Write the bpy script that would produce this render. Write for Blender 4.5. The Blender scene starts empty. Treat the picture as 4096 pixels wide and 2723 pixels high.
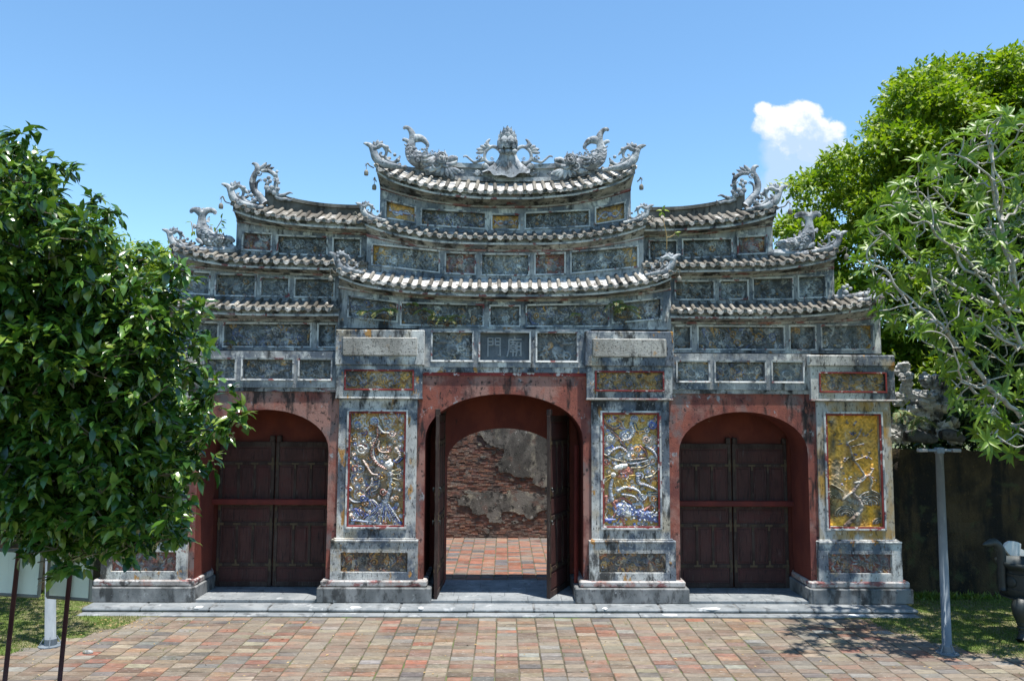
import bpy, math, random
import numpy as np
from mathutils import Vector, Matrix

random.seed(7)
rng = np.random.default_rng(11)
SC = bpy.context.scene
COL = SC.collection
rad = math.radians

# ------------------------------------------------------------------ camera
FPX, CXP, CYP = 3137.5, 2048.0, 1361.5          # focal length and centre in photo pixels
CAM = Vector((0.0, -16.0, 3.889))
PITCH = math.atan(267.2 / FPX)
YAW = math.atan(29.0 / FPX)
ROLL = rad(-0.28)
RF = Matrix.Rotation(-YAW, 3, 'Z') @ Matrix.Rotation(math.pi/2 + PITCH, 3, 'X') @ Matrix.Rotation(-ROLL, 3, 'Z')
RI = Matrix.Rotation(math.pi/2 + PITCH, 3, 'X')  # the same camera without yaw and roll
cd = bpy.data.cameras.new('camera'); cam = bpy.data.objects.new('camera', cd); COL.objects.link(cam)
cam.matrix_world = Matrix.Translation(CAM) @ RF.to_4x4()
cd.sensor_width = 36.0; cd.lens = 36.0 * FPX / 4096.0
cd.clip_start = 0.1; cd.clip_end = 3000
SC.camera = cam

# ------------------------------------------------------------------ light
SUNV = Vector((0.15, -0.135, 1.0)).normalized()   # towards the sun
SUN_EL = math.asin(SUNV.z); SUN_AZ = math.atan2(SUNV.x, SUNV.y)
sl = bpy.data.lights.new('sun', 'SUN'); so = bpy.data.objects.new('sun', sl); COL.objects.link(so)
sl.energy = 5.0; sl.angle = rad(0.53); sl.color = (1.0, 0.965, 0.91)
so.rotation_euler = (-SUNV).to_track_quat('-Z', 'Y').to_euler()
so.location = (0, 0, 40)
VS = SC.view_settings
VS.view_transform = 'Standard'; VS.look = 'None'; VS.exposure = 0.8; VS.gamma = 1.0; VS.use_curve_mapping = False

def P(x, y, Y, R=RF):
    """photo pixel -> world point on the plane at depth Y"""
    d = R @ Vector(((x - CXP) / FPX, -(y - CYP) / FPX, -1.0))
    return CAM + d * ((Y - CAM.y) / d.y)
def PI(off, y, Y):
    return P(CXP + off, y, Y, RI)
def XI(off, Y, y=1500): return PI(off, y, Y).x
def ZI(y, Y): return PI(0, y, Y).z
def ppm(Y): return FPX / (Y - CAM.y)             # pixels per metre at depth Y

# ------------------------------------------------------------------ world
wd = bpy.data.worlds.new('World'); SC.world = wd; wd.use_nodes = True
wt = wd.node_tree; wt.nodes.clear()
def wn(t, **k):
    n = wt.nodes.new(t)
    for a, v in k.items(): setattr(n, a, v)
    return n
def wl(a, b): wt.links.new(a, b)
def wmath(op, a, b=None, c=None):
    n = wn('ShaderNodeMath', operation=op)
    for i, v in enumerate((a, b, c)):
        if v is None: continue
        if isinstance(v, (int, float)): n.inputs[i].default_value = v
        else: wl(v, n.inputs[i])
    return n.outputs[0]
SKY = wn('ShaderNodeTexSky', sky_type='NISHITA', sun_disc=False, sun_elevation=SUN_EL, sun_rotation=SUN_AZ,
         altitude=10.0, air_density=1.0, dust_density=0.2, ozone_density=1.2)
hs = wn('ShaderNodeHueSaturation'); hs.inputs['Saturation'].default_value = 1.05
tint = wn('ShaderNodeMix', data_type='RGBA', blend_type='MULTIPLY'); tint.inputs[0].default_value = 1.0; tint.inputs[7].default_value = (0.88, 1.045, 1.08, 1)
wl(SKY.outputs[0], tint.inputs[6]); wl(tint.outputs[2], hs.inputs['Color'])
bg = wn('ShaderNodeBackground'); bg.inputs[1].default_value = 0.125; wl(hs.outputs[0], bg.inputs[0])
# one cumulus cloud, placed by direction
tc = wn('ShaderNodeTexCoord'); sx = wn('ShaderNodeSeparateXYZ'); wl(tc.outputs['Generated'], sx.inputs[0])
ysafe = wmath('MAXIMUM', sx.outputs[1], 0.05)
cu = wmath('DIVIDE', sx.outputs[0], ysafe); cv = wmath('DIVIDE', sx.outputs[2], ysafe)
cvec = wn('ShaderNodeCombineXYZ'); wl(cu, cvec.inputs[0]); wl(cv, cvec.inputs[1])
def cnoise(sc, det, off, rough=0.6):
    n = wn('ShaderNodeTexNoise'); n.inputs['Scale'].default_value = sc; n.inputs['Detail'].default_value = det
    n.inputs['Roughness'].default_value = rough
    a = wn('ShaderNodeVectorMath', operation='ADD'); a.inputs[1].default_value = (off, off * .7, off * .3)
    wl(cvec.outputs[0], a.inputs[0]); wl(a.outputs[0], n.inputs['Vector'])
    return n.outputs[0]
def pdir(x, y):
    d = P(x, y, 100.0) - CAM
    return d.x / d.y, d.z / d.y
def blobs(lst):
    f = None
    for x, y, rx, ry in lst:
        u, v = pdir(x, y)
        dx = wmath('DIVIDE', wmath('SUBTRACT', cu, u), rx / FPX); dy = wmath('DIVIDE', wmath('SUBTRACT', cv, v), ry / FPX)
        d = wmath('SQRT', wmath('ADD', wmath('MULTIPLY', dx, dx), wmath('MULTIPLY', dy, dy)))
        b = wmath('SUBTRACT', 1.0, d)
        f = b if f is None else wmath('MAXIMUM', f, b)
    return f
def smooth(v, lo, hi):
    m = wn('ShaderNodeMapRange', interpolation_type='SMOOTHSTEP'); wl(v, m.inputs[0])
    m.inputs[1].default_value = lo; m.inputs[2].default_value = hi
    return m.outputs[0]
body = blobs([(3055, 440, 48, 40), (3110, 470, 80, 60), (3200, 440, 90, 50), (3230, 500, 110, 90), (3120, 530, 100, 70),
              (3300, 550, 90, 80), (3345, 510, 45, 34), (3330, 600, 80, 80), (3060, 500, 55, 60), (3160, 580, 110, 70), (3250, 600, 110, 80), (3075, 540, 45, 40)])
n1 = cnoise(34, 7, 3.1, .62)
bm_ = smooth(wmath('ADD', body, wmath('MULTIPLY', wmath('SUBTRACT', n1, .5), 1.7)), 0.0, 0.42)
veil = blobs([(3160, 640, 140, 180), (3180, 790, 190, 240), (3120, 710, 90, 80), (3260, 660, 160, 190), (3120, 800, 110, 110)])
n2 = cnoise(22, 6, 9.4, .55)
vm = wmath('MULTIPLY', smooth(wmath('ADD', veil, wmath('MULTIPLY', wmath('SUBTRACT', n2, .5), .8)), 0.0, 0.38), 0.8)
cm = wmath('MAXIMUM', bm_, vm)
n3 = cnoise(40, 6, 5.7, .6)
topness = smooth(wmath('ADD', cv, wmath('MULTIPLY', wmath('SUBTRACT', n3, .5), .16)), pdir(3200, 610)[1], pdir(3200, 450)[1])
ccol = wn('ShaderNodeMix', data_type='RGBA'); wl(topness, ccol.inputs[0])
ccol.inputs[6].default_value = (0.50, 0.66, 0.86, 1); ccol.inputs[7].default_value = (0.90, 0.93, 0.97, 1)
cbg = wn('ShaderNodeBackground'); wl(ccol.outputs[2], cbg.inputs[0]); cbg.inputs[1].default_value = 0.68
wmx = wn('ShaderNodeMixShader'); wl(cm, wmx.inputs[0]); wl(bg.outputs[0], wmx.inputs[1]); wl(cbg.outputs[0], wmx.inputs[2])
wo = wn('ShaderNodeOutputWorld'); wl(wmx.outputs[0], wo.inputs[0])

# ------------------------------------------------------------------ materials
MATS = {}
class NB:
    def __init__(s, name, rough=0.85, spec=0.25):
        s.m = bpy.data.materials.new(name); s.m.use_nodes = True; s.t = s.m.node_tree
        s.b = s.t.nodes['Principled BSDF']; s.b.inputs['Roughness'].default_value = rough
        s.b.inputs['Specular IOR Level'].default_value = spec
        s.geo = s.t.nodes.new('ShaderNodeNewGeometry'); s.k = 0
        MATS[name] = s.m
    def link(s, a, b): s.t.links.new(a, b)
    def node(s, t, **k):
        n = s.t.nodes.new(t)
        for a, v in k.items(): setattr(n, a, v)
        return n
    def noise(s, scale, stretch=(1, 1, 1), detail=5, rough=.62, vor=False):
        s.k += 1
        v = s.node('ShaderNodeVectorMath', operation='MULTIPLY_ADD'); s.link(s.geo.outputs['Position'], v.inputs[0])
        v.inputs[1].default_value = stretch; v.inputs[2].default_value = (s.k * 3.7, s.k * 1.9, s.k * 5.3)
        if vor:
            n = s.node('ShaderNodeTexVoronoi'); n.inputs['Scale'].default_value = scale
        else:
            n = s.node('ShaderNodeTexNoise'); n.inputs['Scale'].default_value = scale
            n.inputs['Detail'].default_value = detail; n.inputs['Roughness'].default_value = rough
        s.link(v.outputs[0], n.inputs['Vector'])
        return n.outputs[0]
    def thr(s, v, lo, hi, amt=1.0):
        m = s.node('ShaderNodeMapRange', interpolation_type='SMOOTHSTEP'); s.link(v, m.inputs[0])
        m.inputs[1].default_value = lo; m.inputs[2].default_value = hi; m.inputs[4].default_value = amt
        return m.outputs[0]
    def mix(s, f, a, b, mode='MIX'):
        n = s.node('ShaderNodeMix', data_type='RGBA', blend_type=mode)
        for i, v in ((0, f), (6, a), (7, b)):
            if isinstance(v, (int, float)): n.inputs[i].default_value = v
            elif isinstance(v, tuple): n.inputs[i].default_value = (*v, 1)
            else: s.link(v, n.inputs[i])
        return n.outputs[2]
    def color(s, c): s.link(c, s.b.inputs['Base Color'])
    def bump(s, h, strength=.4, dist=.02):
        n = s.node('ShaderNodeBump'); n.inputs['Strength'].default_value = strength; n.inputs['Distance'].default_value = dist
        s.link(h, n.inputs['Height']); s.link(n.outputs[0], s.b.inputs['Normal'])
    def attr(s, name):
        n = s.node('ShaderNodeAttribute', attribute_name=name); return n.outputs[0]

def weather(name, c1, c2, layers, rough=.88, bump=(.5, 60, .012), base=(2.2, (1, 1, .6)), spec=.2, attr=None, orand=0):
    """two base tones broken by noise, then layers of stains: (colour, scale, stretch, lo, hi, amount)"""
    s = NB(name, rough, spec)
    n = s.noise(base[0], base[1])
    col = s.mix(s.thr(n, .38, .64), c1, c2)
    if attr: col = s.mix(1.0, s.attr(attr), s.mix(s.thr(n, .35, .65), c1, c2), 'MULTIPLY')
    for c, sc, st, lo, hi, amt in layers:
        col = s.mix(s.thr(s.noise(sc, st), lo, hi, amt), col, c)
    if orand:
        oi = s.node('ShaderNodeObjectInfo'); mr = s.node('ShaderNodeMapRange'); s.link(oi.outputs['Random'], mr.inputs[0]); mr.inputs[3].default_value = 1 - orand; mr.inputs[4].default_value = 1 + orand
        cc = s.node('ShaderNodeCombineXYZ'); [s.link(mr.outputs[0], cc.inputs[q]) for q in range(3)]; col = s.mix(1.0, col, cc.outputs[0], 'MULTIPLY')
    s.color(col)
    if bump: s.bump(s.noise(bump[1], (1, 1, 1), 6, .7), bump[0], bump[2])
    return s.m

BLK = (.022, .022, .022); WHT = (.66, .66, .64); OCH = (.42, .22, .06); RED = (.20, .030, .028); BLU = (.085, .108, .142)
LGT = (.36, .39, .42)
STREAK = (5, 5, .55)
weather('plaster_blue', (.175, .190, .205), (.41, .405, .39), [(BLU, 1.3, (1, 1, 1.2), .50, .61, .75), ((.68, .67, .62), 2.4, (1.2, 1.2, .8), .545, .66, .9), ((.36, .33, .28), 5, (1, 1, 1), .57, .67, .55),
    ((.40, .18, .045), 2.8, (1, 1, 1), .65, .70, .9), (BLK, 1.7, (1.8, 1.8, .6), .54, .66, .88), (BLK, 15, (2.4, 2.4, .4), .57, .68, .7), ((.68, .67, .62), 13, (1, 1, .7), .61, .69, .6), (BLK, 9, (1, 1, 1), .60, .71, .75)], bump=(.6, 40, .02))
weather('plaster_light', (.34, .34, .33), (.62, .61, .57), [(BLU, 1.1, (1, 1, .8), .49, .58, .9), ((.44, .22, .05), 2.4, (1.3, 1.3, .7), .595, .64, .9), ((.42, .35, .24), 1.7, (1, 1, 1), .55, .65, .65),
    (BLK, 1.7, (1.9, 1.9, .7), .52, .65, .9), (BLK, 16, (2.2, 2.2, .55), .56, .67, .8), (RED, 4.0, (1, 1, 1), .67, .72, .7), (BLK, 10, (1.5, 1.5, 1), .57, .68, .85), ((.68, .67, .63), 20, (1, 1, .6), .61, .70, .55), (BLK, 34, (1, 1, 1), .60, .70, .6)], bump=(.7, 40, .02))
weather('tablet', (.29, .275, .245), (.46, .44, .40), [(BLK, 2.2, (2.5, 2.5, .6), .53, .66, .75), (OCH, 3, (1, 1, .7), .64, .70, .6), (BLK, 26, (1, 1, 1), .55, .66, .8)], bump=(1.0, 45, .03))
weather('door_stile', (.036, .022, .019), (.066, .046, .038), [((.030, .014, .012), 4, (6, 6, .8), .50, .66, .8), ((.17, .15, .13), 6, (6, 6, .8), .60, .72, .6)], rough=.65, bump=(.4, 60, .008))
weather('plaster_ochre', (.40, .235, .06), (.36, .33, .27), [((.42, .43, .43), 1.3, (1.3, 1.3, .6), .50, .60, .9), (BLU, 1.2, (1, 1, .8), .53, .62, .85), (BLK, 1.9, (2.2, 2.2, .6), .54, .68, .85), (BLK, 16, (2.2, 2.2, .55), .56, .67, .8), ((.62, .6, .56), 8, (1, 1, .6), .60, .70, .6), (BLK, 13, (1, 1, 1), .60, .71, .75)])
weather('cornice', (.20, .195, .185), (.42, .405, .375), [(BLU, 1.4, (1, 1, 2), .52, .62, .7), (RED, 3.0, (.6, .6, 4), .61, .66, .7), (BLK, 1.8, (1.6, 1.6, .8), .50, .63, .9),
    (WHT, 3.3, (1, 1, 1.5), .58, .70, .6), (BLK, 6, (1.5, 1.5, 1), .53, .66, .9), (OCH, 5, (1, 1, 1), .68, .74, .6), (BLK, 22, (1, 1, 1), .58, .70, .7)], bump=(.7, 35, .025))
weather('moulding_worn', (.30, .27, .25), (.46, .44, .42), [(RED, 2.5, (1, 1, 2), .52, .60, .75), ((.35, .16, .13), 3.6, (1, 1, 1), .56, .66, .7), (BLK, 3, (1.5, 1.5, 1), .52, .66, .85), (WHT, 7, (1, 1, 1), .60, .70, .7), (BLK, 18, (1, 1, 1), .57, .69, .7)])
weather('frame_paint', (.40, .40, .39), (.64, .63, .60), [(BLU, 3, (1, 1, 1), .52, .60, .8), (RED, 4, (1, 1, 1), .58, .63, .85), (BLK, 9, (1, 1, 1), .55, .68, .85)])
weather('frame_red', (.16, .028, .028), (.26, .05, .045), [(WHT, 8, (1, 1, 1), .57, .66, .8), (BLK, 7, (1, 1, 1), .56, .68, .8)])
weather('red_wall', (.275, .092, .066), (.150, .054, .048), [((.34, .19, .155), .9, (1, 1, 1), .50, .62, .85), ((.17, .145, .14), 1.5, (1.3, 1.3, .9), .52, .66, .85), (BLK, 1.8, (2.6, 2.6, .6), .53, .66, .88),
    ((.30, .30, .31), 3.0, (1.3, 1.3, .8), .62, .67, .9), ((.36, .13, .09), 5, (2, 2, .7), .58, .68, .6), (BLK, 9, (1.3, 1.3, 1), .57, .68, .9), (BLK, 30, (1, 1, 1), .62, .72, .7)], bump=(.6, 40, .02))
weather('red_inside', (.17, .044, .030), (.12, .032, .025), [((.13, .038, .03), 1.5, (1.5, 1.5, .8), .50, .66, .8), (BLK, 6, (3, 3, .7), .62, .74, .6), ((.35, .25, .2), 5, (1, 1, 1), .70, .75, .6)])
weather('slate', (.165, .18, .188), (.235, .248, .252), [(BLK, 2.8, (2, 2, 2), .54, .70, .55), ((.42, .43, .43), 4.5, (1, 1, 1), .60, .68, .6), (BLK, 14, (1, 1, 1), .60, .72, .5)], rough=.7, bump=(.3, 70, .008))
weather('slate_dark', (.13, .135, .135), (.24, .24, .235), [(BLK, 1.8, (2.4, 2.4, 1.2), .49, .64, .75), ((.40, .41, .41), 5, (1, 1, 1), .64, .70, .6), (BLK, 14, (1, 1, 1), .58, .70, .6)], rough=.8, bump=(.4, 60, .01))
weather('white_mortar', (.60, .60, .58), (.72, .72, .70), [(BLK, 9, (1, 1, 1), .62, .72, .4)])
weather('stone', (.20, .215, .235), (.46, .47, .475), [(BLK, 2.6, (1.5, 1.5, 1), .51, .66, .8), (WHT, 5, (1, 1, 1), .58, .68, .7), (BLK, 16, (1, 1, 1), .57, .70, .75)], bump=(.7, 35, .02), base=(4, (1, 1, 1)))
weather('tile_cover', (.105, .096, .080), (.200, .182, .152), [(BLK, 7, (1, 1, 1), .57, .70, .6), ((.52, .50, .46), 4.5, (1, 1, 1), .60, .69, .7)], bump=(.5, 50, .01), orand=.45)
weather('tile_cap', (.18, .178, .165), (.36, .35, .325), [(BLK, 26, (1, 1, 1), .52, .62, .8), (BLK, 4, (1, 1, 1), .55, .68, .75)], bump=(1.0, 60, .02), orand=.4)
weather('pan_white', (.40, .385, .355), (.60, .58, .54), [((.10, .09, .08), 9, (1, 1, 1), .55, .62, .85), ((.22, .20, .17), 3, (1, 1, 1), .53, .66, .8), ((.45, .12, .08), 3.1, (1, 1, 1), .71, .75, .5)], bump=(.4, 30, .012))
weather('pan_grey', (.115, .103, .086), (.21, .195, .168), [((.50, .49, .46), 2.3, (1, 1, 1), .56, .66, .8), (BLK, 8, (1, 1, 1), .58, .70, .7)], bump=(.4, 30, .012))
weather('ridge_dark', (.085, .078, .066), (.18, .168, .145), [(BLK, 5, (2, 2, .6), .53, .66, .8), ((.45, .45, .43), 5, (1, 1, 1), .66, .72, .8)], bump=(.5, 40, .012))
weather('door_wood', (.050, .019, .017), (.076, .030, .026), [((.085, .070, .066), 4, (10, 10, .7), .58, .72, .6), ((.010, .006, .006), 5, (8, 8, .7), .52, .68, .8), ((.12, .105, .10), 3, (1.4, 1.4, .8), .64, .76, .5), ((.075, .02, .018), 2.2, (1, 1, 1), .54, .66, .6)], rough=.65, bump=(.4, 60, .008), spec=.3)
weather('door_plate', (.10, .070, .040), (.06, .044, .028), [(BLK, 9, (1, 1, 1), .56, .70, .7)], rough=.55)
weather('bar_red', (.15, .028, .022), (.10, .022, .019), [(BLK, 5, (1, 6, 6), .6, .75, .5)], rough=.6)
weather('relief', (1.05, 1.0, .94), (2.1, 2.02, 1.88), [(BLK, 4.5, (1, 1, .8), .55, .68, .62), ((.42, .43, .44), 7, (1, 1, 1), .60, .70, .35), (BLK, 18, (1, 1, 1), .56, .68, .5)], rough=.55, bump=(.4, 50, .012), attr='col', spec=.35)
weather('relief_bright', (1.1, 1.1, 1.08), (1.65, 1.63, 1.6), [(BLK, 5, (1, 1, .8), .61, .74, .4), (BLK, 20, (1, 1, 1), .60, .72, .35)], rough=.62, bump=(.35, 45, .01), attr='col', spec=.45)
weather('relief_gold', (1.0, 1.0, 1.0), (1.25, 1.25, 1.25), [(BLK, 2.4, (1.5, 1.5, .7), .54, .70, .6), ((.42, .42, .40), 5, (1.5, 1.5, .7), .62, .72, .4), (BLK, 20, (1, 1, 1), .60, .72, .4)], rough=.8, bump=(.4, 45, .012), attr='col', spec=.15)
weather('paver', (.66, .65, .62), (.98, .96, .92), [((.19, .165, .13), .9, (1, 1, 1), .42, .64, .55), ((.11, .10, .09), 7, (1, 2.5, 1), .54, .68, .6), ((.36, .33, .29), 12, (1, 3, 1), .58, .70, .5), ((.07, .065, .06), 24, (1, 1, 1), .60, .70, .5)], bump=(.5, 55, .01), base=(7, (1, 2.6, 1)), attr='col')
weather('paver_joint', (.065, .055, .038), (.12, .105, .07), [((.09, .13, .035), 1.7, (1, 1, 1), .54, .62, .7)])
weather('wall_brick', (1.15, 1.12, 1.1), (1.65, 1.6, 1.55), [((.17, .14, .12), 1.1, (1, 1, 1), .46, .62, .7), ((.10, .09, .085), 2.6, (1, 1, 1), .52, .62, .75), ((.36, .33, .28), 3.4, (1, 1, 1.4), .58, .68, .6), ((.10, .09, .085), 8, (1, 1, 2), .55, .68, .6), ((.45, .43, .40), 6, (1, 1, 1.5), .64, .72, .6)], bump=(.7, 40, .02), attr='col')
weather('wall_mortar', (.20, .15, .125), (.16, .115, .095), [(BLK, 3, (1, 1, 1), .52, .66, .7)])
weather('old_render', (.085, .082, .074), (.21, .198, .175), [((.42, .39, .30), 1.6, (1, 1, .9), .53, .66, .75), ((.17, .105, .085), 2.4, (1, 1, 1), .57, .64, .7), (BLK, 5, (1, 1, 1), .52, .66, .85), ((.50, .49, .45), 7, (1, 1, 1), .65, .70, .85)], bump=(1.0, 28, .03))
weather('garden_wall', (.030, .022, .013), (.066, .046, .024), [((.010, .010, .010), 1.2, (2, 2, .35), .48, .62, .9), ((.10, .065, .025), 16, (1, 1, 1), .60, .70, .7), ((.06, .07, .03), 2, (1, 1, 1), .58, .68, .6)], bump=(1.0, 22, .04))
weather('rock', (.40, .395, .38), (.66, .65, .62), [(BLK, 3, (1, 1, 1), .48, .64, .85), (WHT, 5, (1, 1, 1), .62, .70, .7), ((.14, .13, .05), 4, (1, 1, 1), .60, .68, .6)], bump=(1.0, 14, .05))
weather('rock_dark', (.06, .062, .066), (.12, .12, .125), [(BLK, 4, (1, 1, 1), .52, .66, .7)], bump=(.8, 16, .04))
weather('soil', (.13, .12, .06), (.20, .18, .10), [((.085, .13, .025), 1.6, (1, 1, 1), .45, .58, .9), ((.06, .045, .03), 7, (1, 1, 1), .55, .68, .7)])
weather('ground', (.10, .11, .05), (.16, .14, .085), [((.06, .10, .03), .8, (1, 1, 1), .45, .58, .9)])
weather('post_metal', (.12, .145, .168), (.175, .20, .22), [((.22, .10, .05), 5, (1, 1, 2), .70, .76, .8), ((.25, .28, .3), 6, (3, 3, .6), .58, .70, .5)], rough=.75, bump=None)
weather('post_maroon', (.060, .022, .028), (.095, .04, .045), [((.2, .15, .15), 8, (1, 1, .5), .64, .74, .6)], rough=.5, bump=None)
weather('board_white', (.74, .77, .76), (.80, .82, .80), [((.42, .42, .40), 3, (6, 6, .5), .60, .75, .4)], rough=.6, bump=None)
weather('board_frame', (.20, .19, .19), (.28, .27, .26), [], rough=.5, bump=None)
weather('bronze', (.014, .018, .017), (.032, .040, .038), [((.075, .09, .088), 4, (1, 1, 1), .62, .72, .6)], rough=.5, bump=(.4, 30, .01), spec=.5)
weather('bell_bronze', (.17, .155, .125), (.25, .23, .19), [(BLK, 20, (1, 1, 1), .58, .70, .6)], rough=.6)
weather('bark', (.33, .31, .28), (.47, .45, .41), [(BLK, 9, (1, 1, 1), .58, .70, .6), ((.30, .32, .24), 5, (1, 1, 1), .6, .7, .5)], bump=(.6, 30, .02))
weather('bark_dark', (.10, .08, .06), (.17, .14, .11), [(BLK, 6, (2, 2, .6), .55, .68, .7)], bump=(.8, 25, .03))
weather('dry_leaf', (.30, .20, .09), (.42, .30, .14), [], bump=None)

def leafmat(name, cols, rough=.38, trans=.3, spec=.5, tcol=None, tint=(1.5, 1.7, .8)):
    s = NB(name, rough, spec)
    r = s.node('ShaderNodeValToRGB'); s.link(s.geo.outputs['Random Per Island'], r.inputs[0])
    e = r.color_ramp.elements
    while len(e) < len(cols): e.new(.5)
    for i, c in enumerate(cols):
        e[i].position = i / (len(cols) - 1); e[i].color = (*c, 1)
    s.color(r.outputs[0])
    tr = s.node('ShaderNodeBsdfTranslucent')
    if tcol: tr.inputs[0].default_value = (*tcol, 1)
    else: s.link(s.mix(1.0, r.outputs[0], tint, 'MULTIPLY'), tr.inputs[0])
    mx = s.node('ShaderNodeMixShader'); mx.inputs[0].default_value = trans
    s.link(s.b.outputs[0], mx.inputs[1]); s.link(tr.outputs[0], mx.inputs[2])
    s.link(mx.outputs[0], s.t.nodes['Material Output'].inputs[0])
leafmat('leaf_glossy', [(.017, .048, .010), (.034, .088, .014), (.060, .132, .018), (.100, .178, .024), (.180, .240, .038)], rough=.22, trans=.14, spec=.6)
leafmat('leaf_dark', [(.012, .032, .010), (.022, .052, .012), (.035, .075, .014)], rough=.4, trans=.2, spec=.4)
leafmat('leaf_yellow', [(.070, .135, .008), (.125, .200, .010), (.190, .260, .014), (.260, .315, .022)], rough=.45, trans=.36, spec=.35, tint=(1.4, 1.6, .6))
leafmat('leaf_plumeria', [(.085, .165, .018), (.130, .220, .024), (.185, .265, .030)], rough=.42, trans=.28, spec=.4, tint=(1.35, 1.5, .8))
leafmat('leaf_fern', [(.06, .13, .02), (.13, .20, .03), (.20, .22, .05)], rough=.5, trans=.35)
leafmat('leaf_dead', [(.16, .08, .03), (.24, .14, .06)], rough=.7, trans=.2)
leafmat('grass', [(.050, .095, .014), (.085, .140, .020), (.130, .180, .032), (.230, .215, .085)], rough=.55, trans=.3, spec=.3)
weather('plaque', (.095, .11, .125), (.17, .185, .20), [(BLK, 3, (2, 2, .7), .54, .68, .6), (BLK, 20, (1, 1, 1), .58, .70, .5)])
weather('glyph', (.27, .285, .30), (.36, .37, .375), [(BLK, 14, (1, 1, 1), .60, .70, .5)])

# ------------------------------------------------------------------ mesh helpers
def catmull(pts, n):
    pts = [np.array(p, float) for p in pts]
    if len(pts) < 3: return [pts[0] + (pts[-1] - pts[0]) * t / n for t in range(n + 1)]
    p = [2 * pts[0] - pts[1]] + pts + [2 * pts[-1] - pts[-2]]
    out = []
    for i in range(1, len(p) - 2):
        for k in range(n):
            t = k / n
            out.append(.5 * ((2 * p[i]) + (-p[i-1] + p[i+1]) * t + (2*p[i-1] - 5*p[i] + 4*p[i+1] - p[i+2]) * t*t + (-p[i-1] + 3*p[i] - 3*p[i+1] + p[i+2]) * t**3))
    out.append(pts[-1])
    return out

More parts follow.
